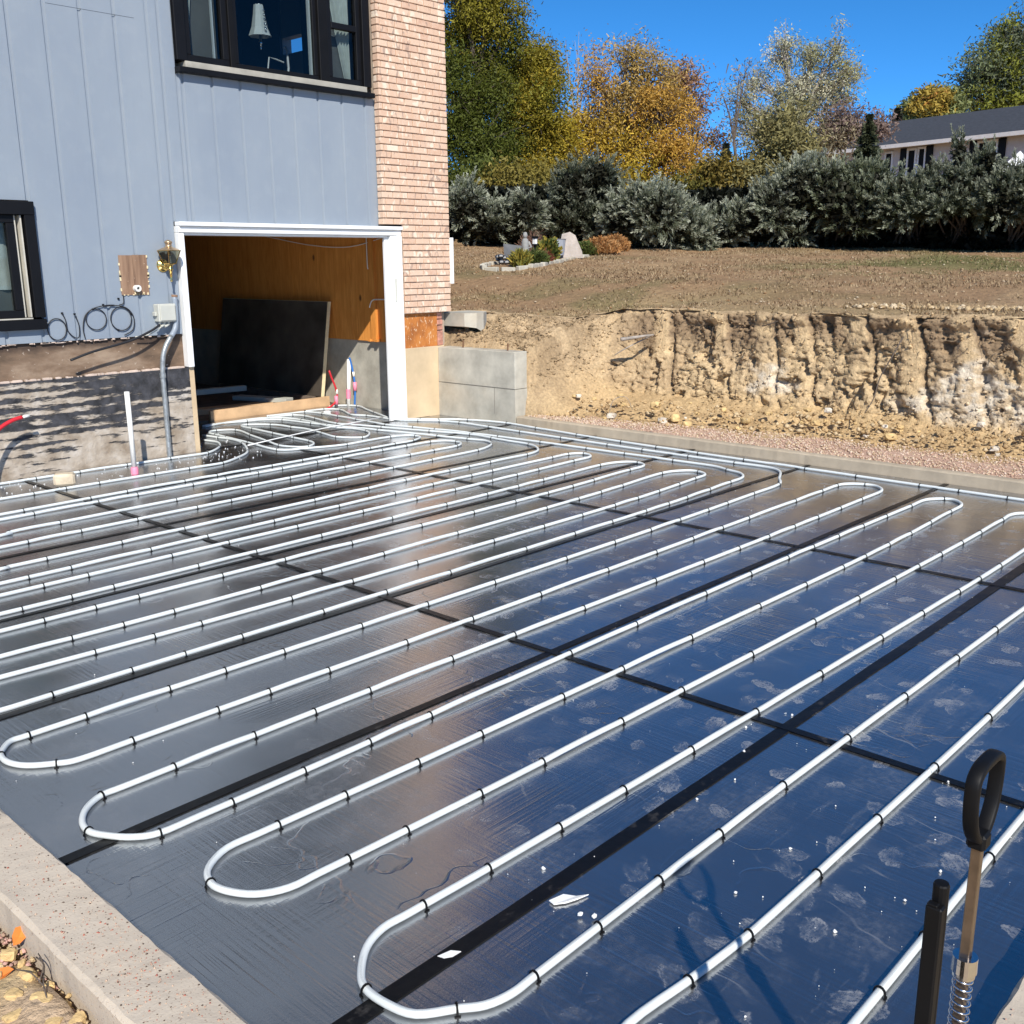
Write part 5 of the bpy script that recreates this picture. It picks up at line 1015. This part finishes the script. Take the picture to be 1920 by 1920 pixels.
# ------------------------------------------------------------------ planting
def quads(C, U, W2, tint):
    """one quad per row: centre C, half axes U and W2"""
    n = len(C); V = np.stack([C-U-W2, C+U-W2*.5, C+U+W2*.5, C-U+W2], 1).reshape(-1, 3)
    return V, np.arange(4*n).reshape(-1, 4), np.repeat(tint, 4, 0)
def unit(v): return v/np.maximum(1e-9, np.linalg.norm(v, axis=1, keepdims=True))
def ell(n, p=.5):
    v = unit(RNG.normal(size=(n, 3))); return v*RNG.uniform(0, 1, (n, 1))**p
LAT = np.array(RX); DEP = np.array([math.cos(AZ), math.sin(AZ), 0.]); VER = np.array([0, 0, 1.])
def blob(px, py, rx, ry, d):
    s = d/1920*1.02; c = np.array(at(px, py, d)); A = np.stack([LAT*rx*s, DEP*max(rx, .7*ry)*s*.85, VER*ry*s]); return c, A
def crown_mesh(name, parts, parent):
    off = 0; Vs, Fs, Ts = [], [], []
    for V, F, T in parts: Vs.append(V); Fs.append(F+off); Ts.append(T); off += len(V)
    return np_mesh(name, np.concatenate(Vs), np.concatenate(Fs), M['leaf'], parent, np.concatenate(Ts))
def tree(name, label, d, base_px, blobs, pal, n=20000, leaf=.075, group=None, bark='bark', trunk_r=.14, twigs=260, sg=.2, droop=.25, stems=1):
    """blobs: (px, py, rx, ry, weight, palette index or None) in photo pixels at distance d"""
    bp = at(base_px, 460, d); base = Vector((bp.x, bp.y, float(lawn_z(bp.x, bp.y))-.1)); t = thing(name, label, 'tree', base, group)
    tot = sum(b[4] for b in blobs); parts = []; tw_ = MB(); tops = []
    for px, py, rx, ry, wt, pi in blobs:
        dd_ = d+random.uniform(-.5, .5)*rx*d/1920; c, A = blob(px, py, rx, ry, dd_)
        nl = int(n*wt/tot); ncl = max(4, int(nl/34)); e = ell(ncl, .42)
        e = e*(1+.30*(vnoise(e*2.3+px, 3)[:, None]-.5)*2); cl = c+e@A
        keep = vnoise(cl*1.25+px*.37, 9) > .33; cl = cl[keep] if keep.sum() > 3 else cl; ncl = len(cl); who = RNG.integers(0, ncl, nl); g = RNG.normal(size=(nl, 3))*sg*np.array([1, 1, .75]); P_ = cl[who]+g; P_[:, 2] -= droop*sg*np.abs(g[:, 0])/sg*.5
        col = np.array(pal)[np.full(ncl, pi) if pi is not None else np.clip((vnoise(cl*.8, 17)*1.7-.35)*len(pal)+RNG.normal(0, .35, ncl), 0, len(pal)-1).astype(int)]
        col = col*(1+.28*(RNG.uniform(-1, 1, (ncl, 1))))
        col = col[who]*(1+.2*RNG.uniform(-1, 1, (nl, 1)))
        u = unit(RNG.normal(size=(nl, 3)))*(leaf*np.exp(RNG.normal(-.25, .42, (nl, 1)))); w_ = unit(np.cross(u, RNG.normal(size=(nl, 3))))*(leaf*.42)
        parts.append(quads(P_, u, w_, np.clip(col, .004, .9))); tops.append((c, A, cl, wt/tot))
    for si in range(stems):
        zc = max(float(c[2]) for c, *_ in tops); main = Vector(np.mean([c for c, *_ in tops], axis=0)); main.z = base.z+(zc-base.z)*.6
        foot = base+Vector((RX.x, RX.y, 0))*((si-(stems-1)/2)*.5); main += Vector((RX.x, RX.y, 0))*((si-(stems-1)/2)*1.2)
        P = spline([foot, foot.lerp(main, .4)+Vector((random.uniform(-.15, .15), 0, 0)), main], 4)
        MB().tube(P, list(np.linspace(trunk_r, trunk_r*.45, len(P))), 8).build('trunk', M[bark], t, True)
        trunk_P = P
    for c, A, cl, share in tops:
        c = Vector(c); root = min(trunk_P[2:], key=lambda p: abs((c.z-p.z)-(c-p).to_2d().length*.9))
        P = spline([root, root.lerp(c, .5)+Vector((0, 0, (c-root).length*.08)), c], 4); r0 = trunk_r*.38
        tw_.tube(P, list(np.linspace(r0, r0*.35, len(P))), 5, cap=False)
        for k in RNG.choice(len(cl), min(len(cl), int(twigs*share)+3), replace=False):
            q = Vector(cl[k]); s_ = P[random.randint(len(P)//2, len(P)-1)]; mid = s_.lerp(q, .55)+Vector((random.uniform(-.1, .1), random.uniform(-.1, .1), random.uniform(-.05, .14)))
            end = q+(q-mid)*.25
            tw_.tube([s_, mid, end], [r0*.3, r0*.18, .006], 4, cap=False)
    tw_.build('branches', M[bark], t)
    if parts: crown_mesh('crown', parts, t)
    return t
G1, G2, YG, GO, OR, RD = (.09, .108, .016), (.145, .15, .02), (.25, .21, .025), (.40, .26, .035), (.42, .22, .045), (.36, .19, .10)
SV1, SV2, SV3 = (.45, .44, .30), (.56, .53, .38), (.38, .37, .21)
grp = 'trees beyond the hedge'
tree('leafy_tree', 'tall dark green tree rising right behind the brick corner', 31, 880, [(860, 40, 75, 95, 3, None), (920, 10, 60, 60, 1.6, 2), (850, 190, 80, 90, 3, 0), (930, 150, 50, 70, 1.7, 1), (900, 280, 75, 70, 2.2, 0), (960, 60, 26, 40, .35, 1), (850, -70, 90, 60, 2, None)], [G1, G2, (.24, .21, .025)], 66000, .044, grp, twigs=300, trunk_r=.2)
tree('leafy_tree', 'yellow green tree between the dark green tree and the orange tree', 32, 1000, [(985, 150, 60, 65, 2, 1), (1020, 210, 55, 70, 2, None), (970, 260, 60, 60, 1.8, 0), (1040, 280, 50, 60, 1.4, 2), (1000, 330, 70, 40, 1.4, 2), (1010, 120, 45, 35, .8, 1)], [G2, YG, (.36, .27, .03)], 50000, .044, grp, twigs=240)
tree('autumn_tree', 'broad golden orange tree in the middle of the tree line', 33, 1180, [(1170, 130, 45, 50, .65, 3), (1110, 150, 40, 55, .45, 4), (1215, 150, 50, 55, .9, 3), (1160, 210, 70, 50, 1.4, 3), (1240, 220, 55, 55, 1.3, 4), (1100, 250, 65, 55, 1.6, 2), (1185, 280, 80, 45, 1.8, 2), (1265, 290, 50, 45, 1.2, 4), (1080, 320, 60, 45, 1.3, 2), (1200, 340, 90, 40, 1.6, 1), (1290, 340, 45, 40, .8, 1)], [(.30, .25, .028), (.44, .33, .04), (.52, .36, .05), (.44, .31, .10), (.50, .30, .06)], 56000, .042, grp, twigs=520, trunk_r=.2)
tree('russet_tree', 'small russet topped tree leaning out right of the golden tree', 34.5, 1300, [(1280, 150, 34, 34, 1, 0), (1262, 205, 32, 36, .9, 1), (1300, 200, 22, 26, .35, 0), (1345, 262, 14, 14, .25, 0), (1310, 250, 28, 30, .5, 1)], [(.34, .2, .11), (.32, .22, .11)], 5000, .052, grp, twigs=130, trunk_r=.1)
tree('bare_tree', 'leafless pale branches sticking up behind the golden tree', 36, 1075, [(1062, 110, 5, 40, 1, 0), (1085, 110, 10, 45, 1, 0), (1100, 120, 14, 40, 1, 0)], [(.3, .25, .2)], 60, .05, grp, 'pale_bark', twigs=60, trunk_r=.1)
tree('silver_tree', 'tall silvery leaved tree with open crown against the sky', 34, 1460, [(1465, 100, 32, 42, .8, None), (1520, 110, 28, 36, .7, None), (1570, 95, 20, 40, .5, None), (1585, 150, 32, 36, .8, None), (1500, 165, 42, 38, 1.2, None), (1540, 165, 40, 34, 1.0, None), (1440, 160, 34, 42, .8, None), (1570, 190, 26, 20, .4, None), (1480, 220, 60, 42, 1.7, 2), (1420, 250, 46, 50, 1.4, None), (1500, 280, 62, 40, 1.8, 3), (1390, 190, 28, 40, .5, 2)], [SV1, SV2, SV3, (.36, .33, .15)], 24000, .038, grp, 'pale_bark', twigs=900, trunk_r=.17, sg=.15)
tree('bare_tree', 'grey leafless tree with spreading twigs left of the silvery tree', 33, 1400, [(1385, 150, 30, 30, 1, 0), (1360, 190, 30, 30, .8, 0), (1375, 230, 36, 30, .8, 0), (1400, 125, 22, 18, .6, 0)], [(.3, .26, .22)], 240, .05, grp, 'bark', twigs=230, trunk_r=.09)
tree('reddish_shrub', 'bare reddish shrub under the silvery tree', 31, 1590, [(1585, 225, 34, 26, 1, 0), (1620, 235, 26, 20, .6, 0), (1565, 250, 36, 28, 1, 1)], [(.25, .18, .15), (.32, .27, .17)], 7000, .045, grp, 'bark', twigs=260, trunk_r=.07)
tree('olive_shrub', 'olive and yellow shrub filling the gap behind the junipers', 28, 1350, [(1300, 380, 55, 36, 1, 0), (1360, 370, 50, 36, 1, 1), (1410, 350, 45, 40, 1, 2), (1345, 330, 40, 30, .7, 1), (1440, 320, 40, 40, .8, 2), (1480, 250, 50, 50, .9, 2)], [(.15, .135, .03), (.21, .155, .035), (.25, .22, .09)], 24000, .055, grp, twigs=160, trunk_r=.08)
tree('olive_shrub', 'dull green shrub closing the view between brick corner and hedge', 28.5, 930, [(880, 340, 60, 40, 1, 0), (960, 350, 60, 36, 1, 1), (1030, 360, 50, 36, 1, 1)], [(.10, .12, .025), (.22, .18, .04)], 18000, .06, grp, twigs=120, trunk_r=.08)
tree('orange_tree', 'small orange and green tree rising behind the dark far roof', 62, 1745, [(1745, 200, 30, 28, 1.4, 1), (1752, 195, 18, 18, .6, 2), (1715, 205, 20, 24, .6, 0), (1745, 225, 44, 20, 1, 0), (1790, 205, 18, 24, .4, 0), (1765, 182, 20, 16, .5, 0), (1690, 228, 14, 12, .3, 0)], [(.24, .26, .10), (.38, .27, .05), (.48, .24, .06)], 16000, .115, grp, twigs=110, trunk_r=.2)
tree('leafy_tree', 'large open green tree behind the far house at the right edge', 66, 1880, [(1880, 90, 44, 42, 1, None), (1920, 80, 40, 44, 1, None), (1850, 130, 46, 40, 1, None), (1900, 145, 50, 44, 1.1, None), (1870, 190, 66, 24, 1.1, 2), (1815, 160, 26, 24, .4, 1), (1960, 130, 60, 80, 1.6, None), (1805, 195, 26, 20, .4, 1), (1920, 200, 60, 22, .9, 2)], [(.16, .19, .09), (.13, .15, .09), (.2, .21, .03)], 20000, .10, grp, twigs=420, trunk_r=.3, sg=.34)

def conifer(name, label, d, px, top, bot, wpx, col, n=5000, group=None):
    s = d/1920*1.02; b = at(px, bot, d); tp = at(px, top, d); zb_ = min(b.z, float(lawn_z(b.x, b.y))) ; t = thing(name, label, 'tree', (b.x, b.y, zb_), group)
    MB().tube([Vector((b.x, b.y, zb_)), Vector((b.x, b.y, b.z)), tp], [.12, .1, .015], 6).build('trunk', M['bark'], t)
    h = RNG.uniform(0, 1, n)**1.3; lay = np.round(h*9)/9+RNG.normal(0, .018, n); rad = (1-lay).clip(.02, 1)*wpx*s*RNG.uniform(.25, 1.05, n); a = RNG.uniform(0, 6.28, n); rad *= .75+.25*np.sin(a*5+lay*30)
    C = np.stack([b.x+rad*np.cos(a), b.y+rad*np.sin(a), b.z+(tp.z-b.z)*lay.clip(0, 1)-rad*.22], 1)
    u = np.stack([np.cos(a), np.sin(a), RNG.uniform(-.5, .3, n)], 1)*.09*d/30; w_ = unit(np.cross(u, RNG.normal(size=(n, 3))))*.03*d/30
    crown_mesh('crown', [quads(C, u, w_, np.array(col)*(1+.4*RNG.uniform(-1, 1, (n, 1))))], t); return t
conifer('spruce_tree', 'small dark spruce just right of the golden tree', 30, 1355, 272, 440, 52, (.05, .06, .045), 5200, grp)
conifer('spruce_tree', 'dark spruce tip poking above the left end of the far roof', 58, 1676, 206, 300, 34, (.045, .045, .03), 2600, grp)

def juniper(label, d, blobs, col=(.145, .165, .105), tipc=(.56, .58, .46), n=1.0, under=1.2):
    px0 = np.mean([b[0] for b in blobs]); bp = at(px0, 460, d+.6); base = Vector((bp.x, bp.y, float(lawn_z(bp.x, bp.y)))); t = thing('juniper_shrub', label, 'shrub', base, 'junipers along the lawn edge')
    parts = []; st2 = MB(); gz_ = base.z
    for px, py, rx, ry in blobs:
        lowf = np.clip((py-390)/70, 0, 1); dd_ = d-.55+1.3*lowf+random.uniform(-.2, .2); c, A = blob(px, py, rx, ry, dd_)
        area = rx*ry/2500; ns = int(235*area*n); e = unit(RNG.normal(size=(ns, 3))); e = e*RNG.uniform(.55, 1.0, (ns, 1)); B = c+e@A
        B = B+(fbm(B*2.1, 2, 3)[:, None]-.5)*.5
        dr = unit(unit(e@A)*.9+VER*.55-DEP*.12+RNG.normal(size=(ns, 3))*.33); Ls = RNG.uniform(.16, .42, ns)
        m = 46; who = np.repeat(np.arange(ns), m); tpos = RNG.uniform(0, 1, ns*m)
        side = unit(RNG.normal(size=(ns*m, 3))); P_ = B[who]+dr[who]*(Ls[who]*tpos)[:, None]+side*(.085*(1.1-tpos))[:, None]
        u = unit(dr[who]*.85+side*.55)*RNG.uniform(.02, .045, (ns*m, 1)); w_ = unit(np.cross(u, RNG.normal(size=(ns*m, 3))))*.0095
        k = np.clip((tpos-.35)*1.25+RNG.uniform(-.3, .3, ns*m), 0, 1)[:, None]; shade = (.8+.4*RNG.uniform(0, 1, (ns, 1)))[who]
        parts.append(quads(P_, u, w_, ((1-k)*np.array(col)+k*np.array(tipc))*shade))
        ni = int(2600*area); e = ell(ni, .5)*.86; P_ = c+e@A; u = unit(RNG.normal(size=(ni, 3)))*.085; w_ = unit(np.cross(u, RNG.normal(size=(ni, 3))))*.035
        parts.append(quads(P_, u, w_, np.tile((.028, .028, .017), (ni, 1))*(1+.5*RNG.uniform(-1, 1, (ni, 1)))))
        for k_ in range(5):
            q = Vector(c+ell(1)[0]@A*.8); s_ = base+Vector((RX.x, RX.y, 0))*random.uniform(-.5, .5)
            st2.tube(spline([s_, s_.lerp(q, .45)+Vector((random.uniform(-.2, .2), random.uniform(-.2, .2), .1)), q], 3), .022, 5, cap=False)
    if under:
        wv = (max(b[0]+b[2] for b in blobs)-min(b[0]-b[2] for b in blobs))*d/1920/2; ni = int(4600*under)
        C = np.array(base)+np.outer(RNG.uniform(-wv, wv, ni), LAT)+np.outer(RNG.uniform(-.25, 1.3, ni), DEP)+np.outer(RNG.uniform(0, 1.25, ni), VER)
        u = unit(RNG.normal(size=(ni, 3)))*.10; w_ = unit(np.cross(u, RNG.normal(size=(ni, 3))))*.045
        parts.append(quads(C, u, w_, np.tile((.016, .018, .011), (ni, 1))*(1+.5*RNG.uniform(-1, 1, (ni, 1)))))  # near-black leaves: shade at the shrub foot painted into their colour
    st2.build('stems', M['bark'], t, True); crown_mesh('foliage', parts, t); return t
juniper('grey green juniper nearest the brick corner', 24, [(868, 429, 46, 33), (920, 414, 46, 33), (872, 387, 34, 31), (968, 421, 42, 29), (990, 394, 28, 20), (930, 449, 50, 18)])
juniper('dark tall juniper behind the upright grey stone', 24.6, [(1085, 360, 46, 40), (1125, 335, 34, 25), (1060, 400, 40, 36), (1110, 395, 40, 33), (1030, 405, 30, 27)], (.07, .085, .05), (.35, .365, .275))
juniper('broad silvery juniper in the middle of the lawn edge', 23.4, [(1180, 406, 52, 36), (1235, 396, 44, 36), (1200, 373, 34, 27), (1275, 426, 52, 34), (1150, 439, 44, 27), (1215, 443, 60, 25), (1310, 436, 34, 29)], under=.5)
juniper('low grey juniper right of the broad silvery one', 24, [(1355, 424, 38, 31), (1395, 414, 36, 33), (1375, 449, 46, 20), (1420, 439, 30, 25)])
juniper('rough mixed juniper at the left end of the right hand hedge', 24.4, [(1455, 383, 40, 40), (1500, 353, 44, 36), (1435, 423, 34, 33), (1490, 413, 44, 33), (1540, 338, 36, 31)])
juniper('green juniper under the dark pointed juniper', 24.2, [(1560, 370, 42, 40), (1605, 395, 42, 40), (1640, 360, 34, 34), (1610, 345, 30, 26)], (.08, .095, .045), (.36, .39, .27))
conifer('juniper_tree', 'dark pointed juniper tree left of the far house', 25.2, 1618, 218, 400, 62, (.075, .085, .045), 9000, grp)
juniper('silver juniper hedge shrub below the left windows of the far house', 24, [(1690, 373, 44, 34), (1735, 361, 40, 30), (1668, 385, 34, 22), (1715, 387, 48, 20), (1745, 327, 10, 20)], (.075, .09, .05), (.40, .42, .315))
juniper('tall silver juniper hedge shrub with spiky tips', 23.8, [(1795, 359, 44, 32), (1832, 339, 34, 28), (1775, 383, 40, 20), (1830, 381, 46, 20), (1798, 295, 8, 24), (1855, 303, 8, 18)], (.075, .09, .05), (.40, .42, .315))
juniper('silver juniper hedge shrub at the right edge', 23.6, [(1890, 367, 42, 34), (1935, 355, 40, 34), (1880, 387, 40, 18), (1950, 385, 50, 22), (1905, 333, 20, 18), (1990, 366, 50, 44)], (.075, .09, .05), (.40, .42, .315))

# ------------------------------------------------------------------ garden bed
gb = thing('garden_border', 'curved border of pale concrete blocks round the garden bed', 'garden border', ground_at(960, 507))
P = spline([ground_at(*q) for q in ((940, 494), (918, 498), (905, 502), (918, 507), (948, 508), (975, 506), (1005, 501), (1035, 495), (1065, 489), (1100, 482))], 6)
acc = 0
for i in range(len(P)-1):
    acc += (P[i+1]-P[i]).length
    if acc > .255:
        acc = 0; d = P[i+1]-P[i]; mb = MB().box(-.12, -.045, -.04, .12, .045, .055, .012)
        o = mb.build('edging_block', M['grey_concrete'], None); o.location = P[i+1]; o.rotation_euler = (random.uniform(-.05, .05), random.uniform(-.05, .05), math.atan2(d.y, d.x)); child(o, gb)
g_ = ground_at(1072, 484); sv = MB(); s = (g_-CAM).length/1920
pr = [(-22, 0), (-23, 20), (-18, 42), (-4, 46), (6, 40), (18, 12), (20, 0)]
for k_ in (-.10, .10): sv.v += [tuple(g_+RX*(a*s)+Vector((0, 0, b*s))+Vector(DEP)*(k_*(1-b/90))) for a, b in pr]
m = len(pr); sv.f = [tuple(range(m)), tuple(range(2*m-1, m-1, -1))]+[(i, m+i, m+(i+1) % m, (i+1) % m) for i in range(m)]
tag(sv.build('standing_stone', simple('grey_stone', (.42, .37, .33), .9, .2, 6, .4, 30, .02)), 'upright grey slab stone at the right end of the garden bed', 'stone')
g_ = ground_at(985, 492)
sm = simple('statue_grey', (.28, .28, .27), .8, .2, 20)
stt = thing('garden_statue', 'small grey statue standing in the garden bed', 'statue', g_)
MB().lathe([(.10, 0), (.10, .05), (.07, .06), (.085, .15), (.06, .25), (.07, .33), (.05, .40), (.025, .42)], g_, 10).build('figure', sm, stt, True); MB().lathe([(0, .53), (.03, .52), (.045, .47), (.03, .42), (0, .41)], g_, 10).build('head', sm, stt, True)
MB().tube([g_+RX*.06+Vector((0, 0, .36)), g_+RX*.11+Vector((0, 0, .27)), g_+RX*.03+Vector((0, 0, .24))], .022, 6).build('arm', sm, stt, True)
g_ = ground_at(1003, 488); gl_ = thing('garden_lantern', 'black post lantern with a white light pane in the garden bed', 'garden lantern', g_)
MB().tube([g_, g_+Vector((0, 0, .26))], .02, 8).build('post', M['black_paint'], gl_); q = g_+Vector((0, 0, .26))
MB().box(q.x-.04, q.y-.04, q.z, q.x+.04, q.y+.04, q.z+.03).build('base', M['black_paint'], gl_); MB().box(q.x-.045, q.y-.045, q.z+.13, q.x+.045, q.y+.045, q.z+.17).build('cap', M['black_paint'], gl_); MB().box(q.x-.03, q.y-.03, q.z+.03, q.x+.03, q.y+.03, q.z+.13).build('pane', M['white_paint'], gl_)
g_ = ground_at(952, 496); ft = MB()
for k in range(12): ft.lathe([(0, .05), (.05, .03), (.06, 0), (.03, -.03)], g_+Vector((random.uniform(-.18, .18), random.uniform(-.15, .15), random.uniform(.02, .14))), 6)
tag(ft.build('stone_heap', simple('wet_dark_stone', (.05, .055, .065), .4)), 'heap of dark stones at the left end of the garden bed', 'stone heap')
g_ = ground_at(962, 488); mb = MB(); mb.v = [tuple(g_+RX*a+Vector(DEP)*b+Vector((0, 0, c))) for a, b, c in ((-.16, 0, .06), (.02, -.06, .02), (.16, 0, .02), (.18, .1, .26), (-.18, .1, .30), (0, .04, .14))]
mb.f = [(0, 1, 5, 4), (1, 2, 3, 5), (4, 5, 3), (0, 4, 3, 2, 1)]; tag(mb.build('slate_bowl', simple('grey_slate', (.09, .095, .105), .7)), 'grey open bowl tilted behind the dark stone heap', 'bowl')
g_ = ground_at(1045, 484); mb = MB().lathe([(.13, 0), (.16, .28), (.175, .30), (.16, .30), (.13, .05)], g_+Vector((0, 0, .05)), 14)
tag(mb.build('flower_pot', simple('grey_pot', (.3, .32, .36), .6)), 'blue grey flower pot beside the upright grey stone', 'flower pot')
def tuft(name, label, q, w_, h_, cols, n=500, cat='plant', blade=.10, wide=.012):
    g_ = ground_at(*q); a = RNG.uniform(0, 6.28, n); r_ = RNG.uniform(0, 1, n)**.6*w_; C = np.stack([g_.x+r_*np.cos(a), g_.y+r_*np.sin(a), g_.z+RNG.uniform(.15, 1, n)*h_*(1-.5*(r_/w_)**2)], 1)
    u = unit(np.stack([np.cos(a)*.6, np.sin(a)*.6, np.full(n, .7)], 1)+RNG.normal(size=(n, 3))*.35)*blade*RNG.uniform(.5, 1, (n, 1)); wv = unit(np.cross(u, RNG.normal(size=(n, 3))))*wide
    col = np.array(cols)[RNG.integers(0, len(cols), n)]*(1+.3*RNG.uniform(-1, 1, (n, 1)))
    V, F, T = quads(C, u, wv, col); return tag(np_mesh(name, V, F, M['leaf'], None, T), label, cat)
OG = [(.5, .27, .10), (.42, .2, .07), (.55, .33, .15)]; GR = [(.07, .10, .025), (.13, .15, .04)]; YL = [(.36, .28, .05), (.22, .22, .05)]; RDP = [(.2, .06, .04), (.26, .1, .06)]
tuft('orange_shrub', 'peach orange low shrub right of the upright grey stone', (1125, 476), .42, .34, OG, 1800, 'shrub', .05)
tuft('orange_shrub', 'smaller peach orange shrub at the juniper foot', (1152, 472), .34, .36, OG, 1200, 'shrub', .05)
tuft('green_shrub', 'low dark green shrub between the upright stone and the orange shrub', (1098, 479), .26, .28, GR, 1200, 'shrub', .05)
tuft('yellow_plant', 'yellow leafy clump near the statue foot', (977, 500), .18, .26, YL, 500)
tuft('green_plant', 'green spiky clump right of the statue', (1003, 497), .22, .24, GR, 600)
tuft('green_plant', 'yellow green broad leaved plant beside the flower pot', (1028, 490), .2, .42, YL+GR, 420, 'plant', .12, .03)
tuft('red_plant', 'dark red plant in front of the broad leaved plant', (1018, 494), .16, .2, RDP, 450)
tuft('red_plant', 'red flowers above the flower pot', (1046, 456), .2, .16, RDP, 450)
tuft('dry_plant', 'dry reddish stalks behind the statue', (1000, 476), .3, .45, [(.25, .14, .1), (.3, .2, .14)], 260, 'plant', .16, .006)

# ------------------------------------------------------------------ the far house
def on_plane(px, py, P0, n_):
    v = at(px, py, 1)-CAM; return CAM+v*((P0-CAM).dot(n_)/v.dot(n_))
EA = at(1645, 274, 50.5); sA, sB = (EA.z-CAM.z)/50.5, at(1935, 243, 1).z-CAM.z; EB = at(1935, 243, 50.5*sA/sB); zE = EA.z; hu = Vector((EB.x-EA.x, EB.y-EA.y, 0)).normalized(); hn = Vector((hu.y, -hu.x, 0))
if hn.dot(CAM-EA) < 0: hn = -hn
hb_ = Vector((EA.x, EA.y, 0))-hu*5; HL = 22
fh = thing('far_house', 'long white house with a dark grey roof beyond the hedge', 'house', (hb_.x, hb_.y, 2))
def W3(u, o, z): return tuple(hb_+hu*u+hn*o+Vector((0, 0, z)))
def hbox(mb, u0, u1, o0, o1, z0, z1): return mb.add([W3(u0, o0, z0), W3(u1, o0, z0), W3(u1, o1, z0), W3(u0, o1, z0), W3(u0, o0, z1), W3(u1, o0, z1), W3(u1, o1, z1), W3(u0, o1, z1)], [(0, 3, 2, 1), (4, 5, 6, 7), (0, 1, 5, 4), (1, 2, 6, 5), (2, 3, 7, 6), (3, 0, 4, 7)])
hbox(MB(), .25, HL-.3, -7.3, -.75, 1.6, zE-.02).build('wall', M['house_white'], fh)
rdg = 1.5; mb = MB(); mb.v = [W3(0, 0, zE), W3(HL, 0, zE), W3(HL, -8, zE), W3(0, -8, zE), W3(0, -4, zE+rdg), W3(HL, -4, zE+rdg), W3(0, 0, zE-.06), W3(HL, 0, zE-.06), W3(HL, -8, zE-.06), W3(0, -8, zE-.06)]
mb.f = [(0, 1, 5, 4), (2, 3, 4, 5), (9, 8, 7, 6), (0, 6, 7, 1), (1, 7, 8, 2, 5), (3, 9, 6, 0, 4)]; mb.build('roof', M['shingle'], fh)
hbox(MB(), -.05, HL+.05, .005, .14, zE-.16, zE+.0).build('gutter', M['house_white'], fh)
WP = Vector(W3(0, -.75, 0))
def uz(px, py):
    p = on_plane(px, py, WP, hn); return (p-WP).dot(hu), p.z
for px0, px1, py in ((1690, 1701, 278), (1739, 1751, 272), (1820, 1832, 264), (1875, 1888, 258)):
    u0, z1 = uz(px0, py+1); u1, _ = uz(px1, py); hbox(MB(), u0, u1, -.75, -.69, z1-1.45, z1).build('shutter', M['black_paint'], fh)
for px0, px1, py in ((1702, 1720, 279), (1722, 1738, 276), (1834, 1853, 265), (1855, 1873, 262), (1660, 1676, 285)):
    u0, z1 = uz(px0, py); u1, _ = uz(px1, py); f_ = hbox(hbox(hbox(hbox(MB(), u0, u1, -.75, -.70, z1-.09, z1), u0, u1, -.75, -.70, z1-1.4, z1-1.31), u0, u0+.08, -.75, -.70, z1-1.31, z1-.09), u1-.08, u1, -.75, -.70, z1-1.31, z1-.09).build('window', M['white_paint'], fh)
    hbox(MB(), u0+.08, u1-.08, -.748, -.735, z1-1.31, z1-.09).build('pane', M['black_plastic'], f_)
cp = at(1912, 292, 38); cz = thing('white_canopy', 'white canopy peak showing above the hedge at the right edge', 'canopy', (cp.x, cp.y, 2)); mb = MB()
mb.v = [tuple(cp+Vector((a, b, -1.0))) for a, b in ((-.9, -.9), (.9, -.9), (.9, .9), (-.9, .9))]+[tuple(cp+Vector((0, 0, .15)))]; mb.f = [(0, 1, 4), (1, 2, 4), (2, 3, 4), (3, 0, 4)]; mb.build('cloth', M['white_paint'], cz)
MB().tube([(cp.x, cp.y, 2), tuple(cp)], .03, 6).build('pole', M['galvanised'], cz)
